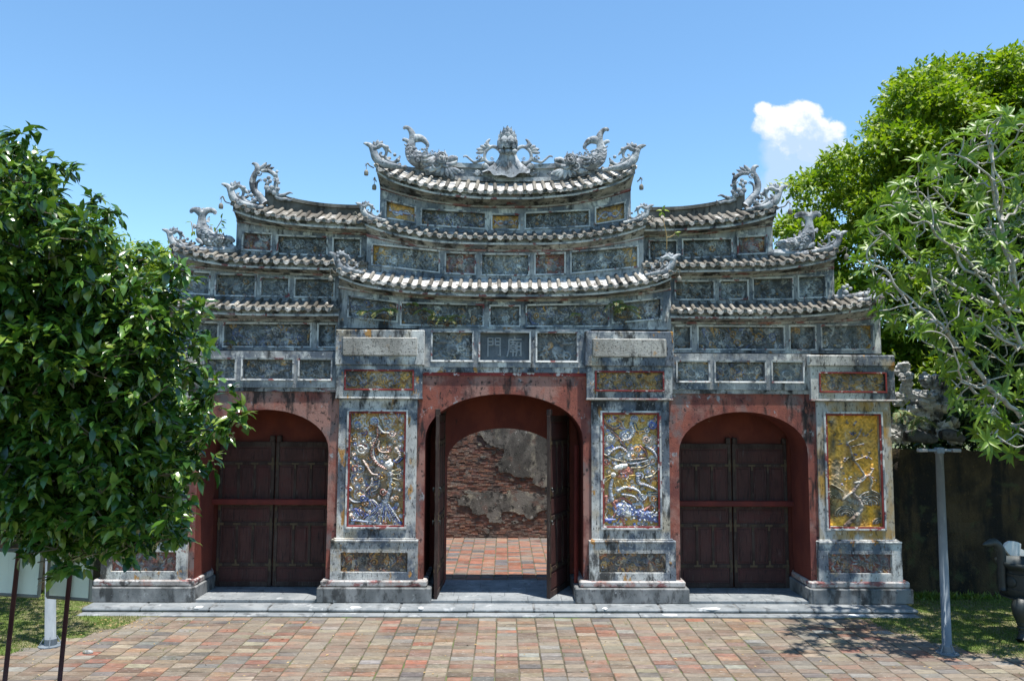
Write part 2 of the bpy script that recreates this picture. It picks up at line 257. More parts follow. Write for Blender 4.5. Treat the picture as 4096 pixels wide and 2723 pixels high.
class MB:
    def __init__(s): s.v = []; s.f = []; s.m = []; s.cm = 0; s.c = []
    def add(s, vs, fs):
        o = len(s.v); s.v.extend([tuple(v) for v in vs])
        for f in fs: s.f.append(tuple(i + o for i in f)); s.m.append(s.cm)
    def box(s, x0, x1, y0, y1, z0, z1, bev=0.0):
        if x0 > x1: x0, x1 = x1, x0
        b = min(bev, (x1-x0)/2.1, (y1-y0)/2.1, (z1-z0)/2.1)
        if b <= 0:
            v = [(x, y, z) for z in (z0, z1) for y in (y0, y1) for x in (x0, x1)]
            s.add(v, [(0, 2, 3, 1), (4, 5, 7, 6), (0, 1, 5, 4), (2, 6, 7, 3), (0, 4, 6, 2), (1, 3, 7, 5)])
        else:
            rings = []
            for z, i in ((z0, b), (z0 + b, 0), (z1 - b, 0), (z1, b)):
                r = [(x0+i+b*(i == 0), y0+i), (x1-i-b*(i == 0), y0+i), (x1-i, y0+i+b*(i == 0)), (x1-i, y1-i-b*(i == 0)), (x1-i-b*(i == 0), y1-i), (x0+i+b*(i == 0), y1-i), (x0+i, y1-i-b*(i == 0)), (x0+i, y0+i+b*(i == 0))]
                rings.append([(p[0], p[1], z) for p in r])
            v = sum(rings, []); f = []
            for k in range(3):
                for j in range(8): f.append((k*8+j, k*8+(j+1) % 8, k*8+8+(j+1) % 8, k*8+8+j))
            f.append(tuple(range(7, -1, -1))); f.append(tuple(range(24, 32)))
            s.add(v, f)
    def hexa(s, p):   # 8 points: front 4 (bl, br, tr, tl), back 4
        s.add(p, [(0, 1, 2, 3), (7, 6, 5, 4), (4, 5, 1, 0), (3, 2, 6, 7), (0, 3, 7, 4), (1, 5, 6, 2)])
    def tube(s, pts, radii, seg=8, flat=1.0, n=4, smooth=True, ring=None):
        """tapered tube; flat squashes it along Y"""
        r = [np.array([q]) for q in radii]
        if smooth and len(pts) > 2:
            rr = catmull([(q,) for q in radii], n); pp = catmull([tuple(p) for p in pts], n)
        else: rr = [(q,) for q in radii]; pp = [np.array(tuple(p), float) for p in pts]
        N = len(pp); up = np.array((0., 1., 0.)); vs = []; fs = []
        for i in range(N):
            t = pp[min(i+1, N-1)] - pp[max(i-1, 0)]; L = np.linalg.norm(t); t = t / (L if L > 1e-9 else 1)
            a = up - t * np.dot(up, t)
            if np.linalg.norm(a) < 1e-3: a = np.array((1., 0, 0)) - t * t[0]
            a /= np.linalg.norm(a); b = np.cross(t, a); up = a if flat == 1.0 else np.array((0., 1., 0.))
            q = max(rr[i][0], 1e-4)
            for k in range(seg):
                an = 2 * math.pi * k / seg
                vs.append(pp[i] + a * math.cos(an) * q * flat + b * math.sin(an) * q)
        for i in range(N - 1):
            for k in range(seg): fs.append((i*seg+k, i*seg+(k+1) % seg, (i+1)*seg+(k+1) % seg, (i+1)*seg+k))
        for e, i in ((-1, 0), (1, N-1)):
            t = pp[i] - pp[i-1 if i else 1]; t = t / (np.linalg.norm(t) + 1e-9)
            vs.append(pp[i] + t * rr[i][0] * .45); c = len(vs) - 1
            for k in range(seg):
                fs.append((i*seg+k, c, i*seg+(k+1) % seg) if e > 0 else (i*seg+(k+1) % seg, c, i*seg+k))
        s.add(vs, fs)
    def ball(s, c, rx, ry=None, rz=None, nu=10, nv=6, rot=None, bumpy=0.0):
        ry = rx if ry is None else ry; rz = rx if rz is None else rz
        vs = []; fs = []
        for j in range(nv + 1):
            ph = math.pi * j / nv
            for i in range(nu):
                th = 2 * math.pi * i / nu
                q = 1 + (random.uniform(-bumpy, bumpy) if bumpy and 0 < j < nv else 0)
                v = Vector((rx*math.sin(ph)*math.cos(th), ry*math.sin(ph)*math.sin(th), rz*math.cos(ph))) * q
                if rot: v = rot @ v
                vs.append((c[0]+v.x, c[1]+v.y, c[2]+v.z))
        for j in range(nv):
            for i in range(nu): fs.append((j*nu+i, (j+1)*nu+i, (j+1)*nu+(i+1) % nu, j*nu+(i+1) % nu))
        s.add(vs, fs)
    def lathe(s, c, prof, seg=16):
        vs = []; fs = []
        for r, z in prof:
            for k in range(seg):
                a = 2 * math.pi * k / seg; vs.append((c[0] + r*math.cos(a), c[1] + r*math.sin(a), c[2] + z))
        for i in range(len(prof) - 1):
            for k in range(seg): fs.append((i*seg+k, i*seg+(k+1) % seg, (i+1)*seg+(k+1) % seg, (i+1)*seg+k))
        fs.append(tuple(range(seg-1, -1, -1))); fs.append(tuple((len(prof)-1)*seg + k for k in range(seg)))
        s.add(vs, fs)
    def build(s, name, mats, parent=None, smooth=False, label=None):
        me = bpy.data.meshes.new(name); me.from_pydata(s.v, [], s.f)
        ms = mats if isinstance(mats, (list, tuple)) else [mats]
        for m in ms: me.materials.append(MATS[m])
        if len(ms) > 1: me.polygons.foreach_set('material_index', s.m)
        if s.c:
            a = me.color_attributes.new('col', 'FLOAT_COLOR', 'POINT')
            a.data.foreach_set('color', np.array(s.c, np.float32).ravel())
        if smooth: me.polygons.foreach_set('use_smooth', [True] * len(me.polygons))
        me.update()
        return link(name, me, parent, label)
def link(name, me, parent=None, label=None):
    o = bpy.data.objects.new(name, me); COL.objects.link(o)
    if parent is not None:
        o.parent = parent; o.matrix_parent_inverse = pinv(parent)
    if label: o['label'] = label
    return o
def wm(o):
    m = Matrix.LocRotScale(o.location, o.rotation_euler, o.scale)
    return wm(o.parent) @ o.matrix_parent_inverse @ m if o.parent is not None else m
def pinv(p): return wm(p).inverted()
def tag(o, label=None, cat=None, group=None, kind=None):
    for k, v in (('label', label), ('category', cat), ('group', group), ('kind', kind)):
        if v: o[k] = v
    return o
def thing(name, loc, label, cat, group=None):
    o = bpy.data.objects.new(name, None); COL.objects.link(o); o.location = loc; o.empty_display_size = .2
    return tag(o, label, cat, group)
def leaves(name, pos, dr, nr, L, Wd, tmpl, mat, parent=None):
    """many leaves as one mesh; tmpl = (verts[n,3] in (along, across, normal), faces)"""
    tv, tf = tmpl; tv = np.array(tv, float); n = len(pos); k = len(tv)
    dr = dr / np.linalg.norm(dr, axis=1, keepdims=True)
    sd = np.cross(nr, dr); sd /= (np.linalg.norm(sd, axis=1, keepdims=True) + 1e-9); nn = np.cross(dr, sd)
    V = (pos[:, None, :] + dr[:, None, :] * (tv[None, :, 0:1] * L[:, None, None]) + sd[:, None, :] * (tv[None, :, 1:2] * Wd[:, None, None]) + nn[:, None, :] * (tv[None, :, 2:3] * L[:, None, None])).reshape(-1, 3)
    fl = np.concatenate([np.array(f) for f in tf]); ln = np.array([len(f) for f in tf])
    loops = (fl[None, :] + (np.arange(n) * k)[:, None]).ravel(); lens = np.tile(ln, n)
    me = bpy.data.meshes.new(name); me.vertices.add(len(V)); me.vertices.foreach_set('co', V.astype(np.float32).ravel())
    me.loops.add(len(loops)); me.loops.foreach_set('vertex_index', loops.astype(np.int32))
    me.polygons.add(len(lens)); st = np.concatenate([[0], np.cumsum(lens)[:-1]])
    me.polygons.foreach_set('loop_start', st.astype(np.int32)); me.polygons.foreach_set('loop_total', lens.astype(np.int32))
    me.polygons.foreach_set('use_smooth', np.ones(len(lens), bool))
    me.materials.append(MATS[mat]); me.update(calc_edges=True)
    return link(name, me, parent)
LEAF = ([(0, 0, 0), (.3, -.5, .05), (.3, 0, -.01), (.3, .5, .05), (.68, -.38, .0), (.68, 0, -.06), (.68, .38, .0), (1, 0, -.20)],
        [(0, 1, 2), (0, 2, 3), (1, 4, 5, 2), (2, 5, 6, 3), (4, 7, 5), (5, 7, 6)])
LEAFS = ([(0, 0, 0), (.45, -.5, .03), (.45, .5, .03), (1, 0, -.10)], [(0, 1, 3), (0, 3, 2)])
BLADE = ([(0, -.5, 0), (0, .5, 0), (1, 0, .25)], [(0, 1, 2)])
def unit(n):
    v = rng.normal(size=(n, 3)); return v / np.linalg.norm(v, axis=1, keepdims=True)
# ------------------------------------------------------------------ reliefs (height fields)
OCR = (.46, .29, .06); BL = (.06, .11, .36); WH = (.50, .50, .48); GR = (.17, .19, .21); RB = (.26, .085, .06); PK = (.48, .34, .28); DK = (.05, .055, .06); LB = (.31, .345, .40); ORG = (.42, .20, .05)
class Relief:
    """draws motifs in a zx x zy drawing space; build() maps it to a quad on the wall"""
    def __init__(s, x0, y0, x1, y1, nx, bgc, seed=1, var=.25):
        s.r = np.random.default_rng(seed); s.x0, s.y0, s.x1, s.y1 = x0, y0, x1, y1
        s.nx = nx; s.ny = max(4, int(nx * (y1 - y0) / (x1 - x0)))
        s.X, s.Y = np.meshgrid(np.linspace(x0, x1, s.nx), np.linspace(y0, y1, s.ny))
        s.H = np.zeros_like(s.X); s.C = np.zeros(s.X.shape + (3,))
        s.C[:] = bgc
        s.u = (x1 - x0) / nx
        for k in range(14):
            cx, cy = s.r.uniform(x0, x1), s.r.uniform(y0, y1); q = s.r.uniform(.08, .3) * (y1 - y0)
            d = np.hypot(s.X - cx, (s.Y - cy) * s.r.uniform(.5, 1.2)); m = np.clip(1 - d / q, 0, 1)[..., None] * var * 2
            s.C = s.C * (1 - m) + np.array(GR if k % 3 else bgc) * s.r.uniform(.5, 1.2) * m
    def comp(s, h, c, rim=None, f=None):
        m = h > s.H
        if rim is not None and f is not None:
            cc = np.where((f > .72)[..., None], np.array(rim), np.array(c))
        else: cc = np.broadcast_to(np.array(c), s.C.shape)
        s.C = np.where(m[..., None], cc, s.C); s.H = np.where(m, h, s.H)
    def stroke(s, pts, r0, r1, c, h=.6, rim=None, base=.1, bands=None):
        p = catmull(pts, 6) if len(pts) > 2 else [np.array(q, float) for q in pts]
        best = np.full(s.X.shape, 9e9); N = len(p) - 1; par = np.zeros_like(best)
        for i in range(N):
            a, b = p[i], p[i+1]; ab = b - a; L2 = (ab**2).sum() + 1e-9
            t = np.clip(((s.X - a[0]) * ab[0] + (s.Y - a[1]) * ab[1]) / L2, 0, 1)
            d = np.hypot(s.X - a[0] - ab[0]*t, s.Y - a[1] - ab[1]*t) / (r0 + (r1 - r0) * (i + t) / N)
            par = np.where(d < best, (i + t) / N, par); best = np.minimum(best, d)
        hh = np.where(best < 1, base + h * np.sqrt(np.clip(1 - best**2, 0, 1)), -1)
        if bands: hh = hh * np.where((par * bands) % 1 < .3, .82, 1)
        s.comp(hh, c, rim, best)
    def disc(s, cx, cy, r, c, h=.5, rim=None, lobes=0, ry=None, base=.1, rot=0):
        dx, dy = s.X - cx, s.Y - cy
        if rot: dx, dy = dx * math.cos(rot) + dy * math.sin(rot), -dx * math.sin(rot) + dy * math.cos(rot)
        d = np.hypot(dx / r, dy / (ry or r))
        if lobes: d = d / (1 - .10 * (1 - np.abs(np.cos(np.arctan2(dy, dx) * lobes / 2))) * 1.6)
        s.comp(np.where(d < 1, base + h * np.sqrt(np.clip(1 - d**2 * .9, 0, 1)), -1), c, rim, d)
    def spiral(s, cx, cy, r, c, knob=WH, turns=1.6, h=.75, dirn=1, ph=0):
        pts = []
        for k in range(int(turns * 9) + 1):
            t = k / (turns * 9); a = ph + dirn * t * turns * 2 * math.pi; q = r * (1 - .82 * t)
            pts.append((cx + q * math.cos(a), cy + q * math.sin(a)))
        s.stroke(pts, r * .24, r * .13, c, h, base=.3)
        s.disc(cx, cy, r * .26, knob, .7, base=.45)
    def fan(s, cx, cy, r, cols, rim=(.48, .46, .43)):
        n = len(cols)
        for i, c in enumerate(cols):
            q = r * (1 - i / (n + .4)); s.disc(cx, cy + r * .12 * i, q, c, .25 + .18 * i, rim, lobes=10, base=.12 + .12 * i)
        s.disc(cx, cy + r * .2, r * .17, (.55, .54, .52), .6, base=.45)
    def fill(s, n, pal, rmin, rmax, kinds=('spiral', 'leaf', 'knob')):
        for k in range(n):
            x, y = s.r.uniform(s.x0, s.x1), s.r.uniform(s.y0, s.y1); q = s.r.uniform(rmin, rmax); c = pal[s.r.integers(len(pal))]
            kd = kinds[s.r.integers(len(kinds))]
            if kd == 'spiral': s.spiral(x, y, q, c, pal[s.r.integers(len(pal))], s.r.uniform(1, 1.8), .5, s.r.choice((-1, 1)), s.r.uniform(0, 6))
            elif kd == 'leaf':
                a = s.r.uniform(0, 6.3); b = a + s.r.uniform(-1, 1); L = q * 2.4
                m = (x + math.cos(a) * L * .5, y + math.sin(a) * L * .5)
                s.stroke([(x, y), m, (m[0] + math.cos(b) * L * .5, m[1] + math.sin(b) * L * .5)], q * .45, q * .1, c, .5)
            elif kd == 'tuft':
                a = s.r.uniform(0, 6.3); L = q * 2.2
                for j in range(4):
                    b_ = a + (j - 1.5) * .38; s.stroke([(x, y), (x + math.cos(b_) * L * .55, y + math.sin(b_) * L * .55), (x + math.cos(b_ + .5) * L, y + math.sin(b_ + .5) * L)], q * .24, q * .06, c if j % 2 else pal[s.r.integers(len(pal))], .5)
            elif kd == 'fan': s.fan(x, y, q, (c, pal[s.r.integers(len(pal))]))
            else: s.disc(x, y, q * .4, c, .6)
    def body(s, pts, r0, r1, c, c2, spikes=True):
        """scaly body: a round stroke, rows of scales and a comb of fins"""
        s.stroke(pts, r0 * 1.18, r1 * 1.18, DK, .2, base=.2); s.stroke(pts, r0, r1, c, .8, base=.3)
        p = catmull(pts, 8); n = len(p)
        for i in range(1, n - 1):
            t = p[i+1] - p[i-1]; t /= np.hypot(*t) + 1e-9; nn = np.array((-t[1], t[0])); r = r0 + (r1 - r0) * i / n
            for k in (-.55, 0, .55):
                q = p[i] + nn * r * k + t * (r * .3 if i % 2 else 0); s.disc(q[0], q[1], r * .32, c2 if (i + int(k * 4)) % 2 else c, .25, base=1.02 - .35 * abs(k))
            if spikes and i % 2 == 0: q = p[i] - nn * r; e = q - nn * r * .7 + t * r * .3; s.stroke([tuple(q), tuple(e)], r * .28, r * .05, c2, .5, base=.3)
    def shards(s, cell, amt, pal):
        """broken-porcelain facets: each small cell gets its own tint and height"""
        jx = s.X + np.sin(s.Y / cell * 1.3) * cell * .35; jy = s.Y + np.sin(s.X / cell * 1.7) * cell * .35
        ci = (np.floor(jx / cell).astype(int) * 7349 + np.floor(jy / cell).astype(int) * 9151) % 4096
        col = np.array(pal)[s.r.integers(0, len(pal), 4096)]; w = (s.r.uniform(size=4096) < .55) * s.r.uniform(.2, 1, 4096) * amt; g = s.r.uniform(.65, 1.3, 4096)
        s.C = (s.C * (1 - w[ci][..., None]) + col[ci] * w[ci][..., None]) * g[ci][..., None]
        s.H = s.H + (s.r.uniform(-.10, .10, 4096))[ci]
    def dirt(s, amt=.5):
        for k in range(10):
            cx, cy = s.r.uniform(s.x0, s.x1), s.r.uniform(s.y0, s.y1); q = s.r.uniform(.1, .35) * (s.y1 - s.y0)
            m = np.clip(1.2 - np.hypot((s.X - cx) * s.r.uniform(.6, 2), s.Y - cy) / q, 0, 1)[..., None] * amt
            s.C = s.C * (1 - m) + np.array((.10, .115, .13)) * m
    def build(s, name, quad, Y, depth, mat, parent, label=None):
        """quad: world points (x, z) tl, tr, br, bl"""
        u = (s.X - s.x0) / (s.x1 - s.x0); v = (s.Y - s.y0) / (s.y1 - s.y0)
        q = np.array(quad, float)
        W = ((1-u)*(1-v))[..., None]*q[0] + (u*(1-v))[..., None]*q[1] + (u*v)[..., None]*q[2] + ((1-u)*v)[..., None]*q[3]
        V = np.stack([W[..., 0], Y - s.H * depth, W[..., 1]], -1).reshape(-1, 3)
        idx = np.arange(s.nx * s.ny).reshape(s.ny, s.nx)
        f = np.stack([idx[:-1, :-1], idx[1:, :-1], idx[1:, 1:], idx[:-1, 1:]], -1).reshape(-1, 4)
        me = bpy.data.meshes.new(name); n = len(f)
        me.vertices.add(len(V)); me.vertices.foreach_set('co', V.astype(np.float32).ravel())
        me.loops.add(n * 4); me.loops.foreach_set('vertex_index', f.astype(np.int32).ravel())
        me.polygons.add(n); me.polygons.foreach_set('loop_start', (np.arange(n) * 4).astype(np.int32)); me.polygons.foreach_set('loop_total', np.full(n, 4, np.int32))
        me.polygons.foreach_set('use_smooth', np.ones(n, bool))
        a = me.color_attributes.new('col', 'FLOAT_COLOR', 'POINT')
        a.data.foreach_set('color', np.concatenate([s.C.reshape(-1, 3), np.ones((len(V), 1))], 1).astype(np.float32).ravel())
        me.materials.append(MATS[mat]); me.update(calc_edges=True)
        return link(name, me, parent, label)

PALS = {'grey': (((.105, .12, .135)), (GR, (.24, .26, .28), (.20, .20, .19), DK, (.15, .17, .19), (.24, .18, .10), (.28, .30, .31))),
        'blue': (((.075, .08, .085)), ((.09, .11, .19), (.22, .23, .25), GR, (.27, .27, .26), DK, (.26, .16, .06), (.15, .16, .18))),
        'rust': (((.085, .065, .055)), ((.30, .155, .045), (.24, .20, .15), (.09, .09, .09), (.27, .25, .22), (.19, .075, .045), (.11, .12, .17), (.32, .20, .07))),
        'ochre': (((.27, .175, .06)), ((.13, .125, .115), (.34, .21, .05), (.22, .20, .17), (.28, .27, .25), (.11, .13, .20), (.20, .115, .04), DK)),
        'red': (((.15, .055, .045)), (GR, (.22, .24, .26), RB, (.26, .24, .22), (.10, .10, .10), (.24, .14, .06))),
        'dark': (((.055, .06, .065)), (GR, DK, (.22, .22, .21), (.16, .18, .20), (.10, .10, .10), (.20, .12, .05)))}
def rand_relief(w, h, kind, seed, dense=1.0):
    if kind == 'ribbon':                                # painted ground with one knotted ribbon
        s = Relief(0, 0, w, h, int(max(24, w / .012)), (.37, .21, .05), seed, .3)
        for k in range(7):
            y = h * s.r.uniform(.25, .75); c = [(.30, .34, .42), (.09, .13, .34), (.42, .42, .42), (.26, .10, .07)][k % 4]
            s.stroke([(w*.08, h - y), (w*.3, y), (w*.52, h*.5), (w*.72, h - y), (w*.94, y)], h*.035, h*.02, c, .4)
        s.disc(w*.5, h*.5, h*.16, (.30, .34, .44), .6, rim=(.10, .14, .34), lobes=6); s.shards(h * .06, .2, ((.2, .13, .05), (.3, .3, .3), DK)); s.dirt(.4); return s
    bgc, pal = PALS[kind if kind != 'half' else 'grey']
    s = Relief(0, 0, w, h, int(max(20, min(170, w / .0115))), bgc, seed, .3)
    if kind == 'half':                                  # ochre surviving along one end
        m_ = np.clip((s.X / w - .72) * 5, 0, 1) if seed % 2 else np.clip((.28 - s.X / w) * 5, 0, 1)
        s.C = s.C * (1 - m_[..., None]) + np.array((.40, .23, .05)) * m_[..., None]
    n = int(dense * 16 * w / h)
    s.fill(n, pal, h * .07, h * .20, ('leaf', 'leaf', 'tuft', 'knob', 'spiral'))
    s.fill(n // 4, pal, h * .12, h * .24, ('spiral', 'tuft', 'leaf'))
    if w > 2.2 * h:                                     # a few flowing clusters along the length
        for t in np.linspace(.12, .88, int(w / h * 1.6)): s.spiral(w * t, h * s.r.uniform(.3, .7), h * s.r.uniform(.12, .2), pal[s.r.integers(len(pal))], pal[1], 1.5, .6, s.r.choice((-1, 1)), s.r.uniform(0, 6)); s.fill(1, pal, h * .14, h * .2, ('tuft',))
    else: s.disc(w*.5, h*.62, h*.24, pal[3], .6, rim=pal[1], ry=h*.2, base=.2); s.fill(5, pal[:3], h*.1, h*.16, ('leaf', 'tuft'))
    s.shards(h * .05, .4, pal)
    s.dirt(.5 if kind != 'ochre' else .45)
    return s

# ------------------------------------------------------------------ the gate
GATE = thing('triple_arched_gate', (0, 1.15, 0), 'weathered three-arched masonry gate with tiered upswept tiled roofs and mosaic panels', 'gate')

def curve(tab, Y):
    """table of (offset, y) -> interpolating function z(|x|) and the end x"""
    pts = [PI(o, y, Y) for o, y in tab]
    fine = catmull([(p.x, p.z) for p in pts], 8)
    xs = np.array([f[0] for f in fine]); zs = np.array([f[1] for f in fine])
    return (lambda x: float(np.interp(abs(x), xs, zs))), xs[-1]
EAVES = dict(
    top=[(0, 767), (100, 766), (200, 758), (300, 746), (400, 721), (450, 705), (480, 692), (510, 673), (527, 660)],
    mid=[(0, 949), (100, 948.5), (200, 946), (300, 939), (400, 924), (450, 914), (490, 904), (520, 895), (545, 886), (570, 875)],
    main=[(0, 1156), (150, 1155), (300, 1150), (400, 1143), (450, 1137), (500, 1131), (550, 1123), (600, 1112), (640, 1098), (674, 1083)],
    wa=[(560, 891), (640, 889), (700, 887), (760, 883.5), (830, 878), (880, 874), (920, 868), (960, 861), (1000, 852), (1040, 841), (1097, 820)],
    wb=[(560, 1056), (650, 1055), (750, 1054), (850, 1052), (950, 1050), (1050, 1046), (1130, 1039.5), (1190, 1030), (1240, 1021), (1290, 1010), (1340, 990)],
    wc=[(560, 1237), (650, 1237), (750, 1238.5), (850, 1239), (1000, 1238), (1120, 1235), (1200, 1231), (1260, 1227), (1320, 1221), (1380, 1214), (1440, 1205), (1530, 1186)])
WALLTOP = dict(
    top=[(0, 830), (150, 826), (300, 808), (400, 786), (501, 757)],
    mid=[(0, 1004), (200, 1001), (350, 986), (450, 969), (553, 946)],
    main=[(0, 1201), (250, 1197), (450, 1181), (570, 1168), (664, 1152)],
    wa=[(560, 941), (700, 936), (900, 917), (1071, 892)],
    wb=[(560, 1106), (800, 1103), (1000, 1096), (1200, 1081), (1319, 1062)],
    wc=[(560, 1287), (900, 1287), (1150, 1284), (1350, 1275), (1507, 1259)])
#           eave Y, depth, rise, wall Y, back Y of the wall, pan material
TIERS = dict(top=(.35, .80, .46, .74, 1.56, 'pan_white'), mid=(.30, .36, .17, .55, 1.75, 'pan_grey'), main=(.02, .50, .27, .33, 1.97, 'pan_white'),
             wa=(.50, .62, .30, .84, 1.46, 'pan_grey'), wb=(.38, .50, .24, .70, 1.60, 'pan_grey'), wc=(.22, .52, .25, .56, 1.74, 'pan_grey'))

WLO = dict(wa=XI(553, .55) + .003, wb=XI(553, .55) + .003, wc=XI(664, .33) + .003)
def tile_meshes(depth, rise):
    Ls = math.hypot(depth, rise); a = math.atan2(rise, depth); ca, sa = math.cos(a), math.sin(a)
    m = MB(); seg = 7; r0 = .041
    stations = [(-.015, .043), (.05, .043), (.055, .038), (Ls*.5 - .01, .039), (Ls*.5, .043), (Ls*.5 + .012, .038), (Ls, .039)]
    vs = []; fs = []
    for d, r in stations:
        for k in range(seg + 1):
            t = math.pi * k / seg
            n = r * math.sin(t) + .012
            vs.append((-r * math.cos(t), d*ca - n*sa, d*sa + n*ca))
    w = seg + 1
    for i in range(len(stations) - 1):
        for k in range(seg): fs.append((i*w+k, i*w+k+1, (i+1)*w+k+1, (i+1)*w+k))
    m.add(vs, fs)
    m.cm = 1                                             # round end cap with a raised rim
    c = (0, -.03, .012); prof = [(.047, 0), (.047, -.018), (.034, -.018), (.031, -.008), (.014, -.012), (.0, -.014)]
    vs = []; fs = []; S = 12
    for r, y in prof:
        for k in range(S):
            t = 2*math.pi*k/S; vs.append((c[0] + r*math.cos(t), c[1] + y + .03, c[2] + r*math.sin(t)))
    for i in range(len(prof)-1):
        for k in range(S): fs.append((i*S+k, (i+1)*S+k, (i+1)*S+(k+1) % S, i*S+(k+1) % S))
    m.add(vs, fs)
    d = MB(); n = 8; top = []; bot = []                   # drip tile: a pendant plate with a dished top edge
    for k in range(n + 1):
        t = k / n * 2 - 1; x = t * .066
        top.append((x, .012 - .030 * (1 - t*t) + .012))
        bot.append((x, -.030 - .052 * (1 - abs(t)**1.6) ))
    vs = [(x, -.012, z) for x, z in top] + [(x, -.020 - .01*(1-abs(x)/.066), z) for x, z in bot] + [(x, .012, z) for x, z in top] + [(x, .006, z) for x, z in bot]
    fs = []; N = n + 1
    for k in range(n):
        fs += [(N+k, N+k+1, k+1, k), (2*N+k, 2*N+k+1, 3*N+k+1, 3*N+k), (k, k+1, 2*N+k+1, 2*N+k), (3*N+k, 3*N+k+1, N+k+1, N+k)]
    d.add(vs, fs)
    return m, d

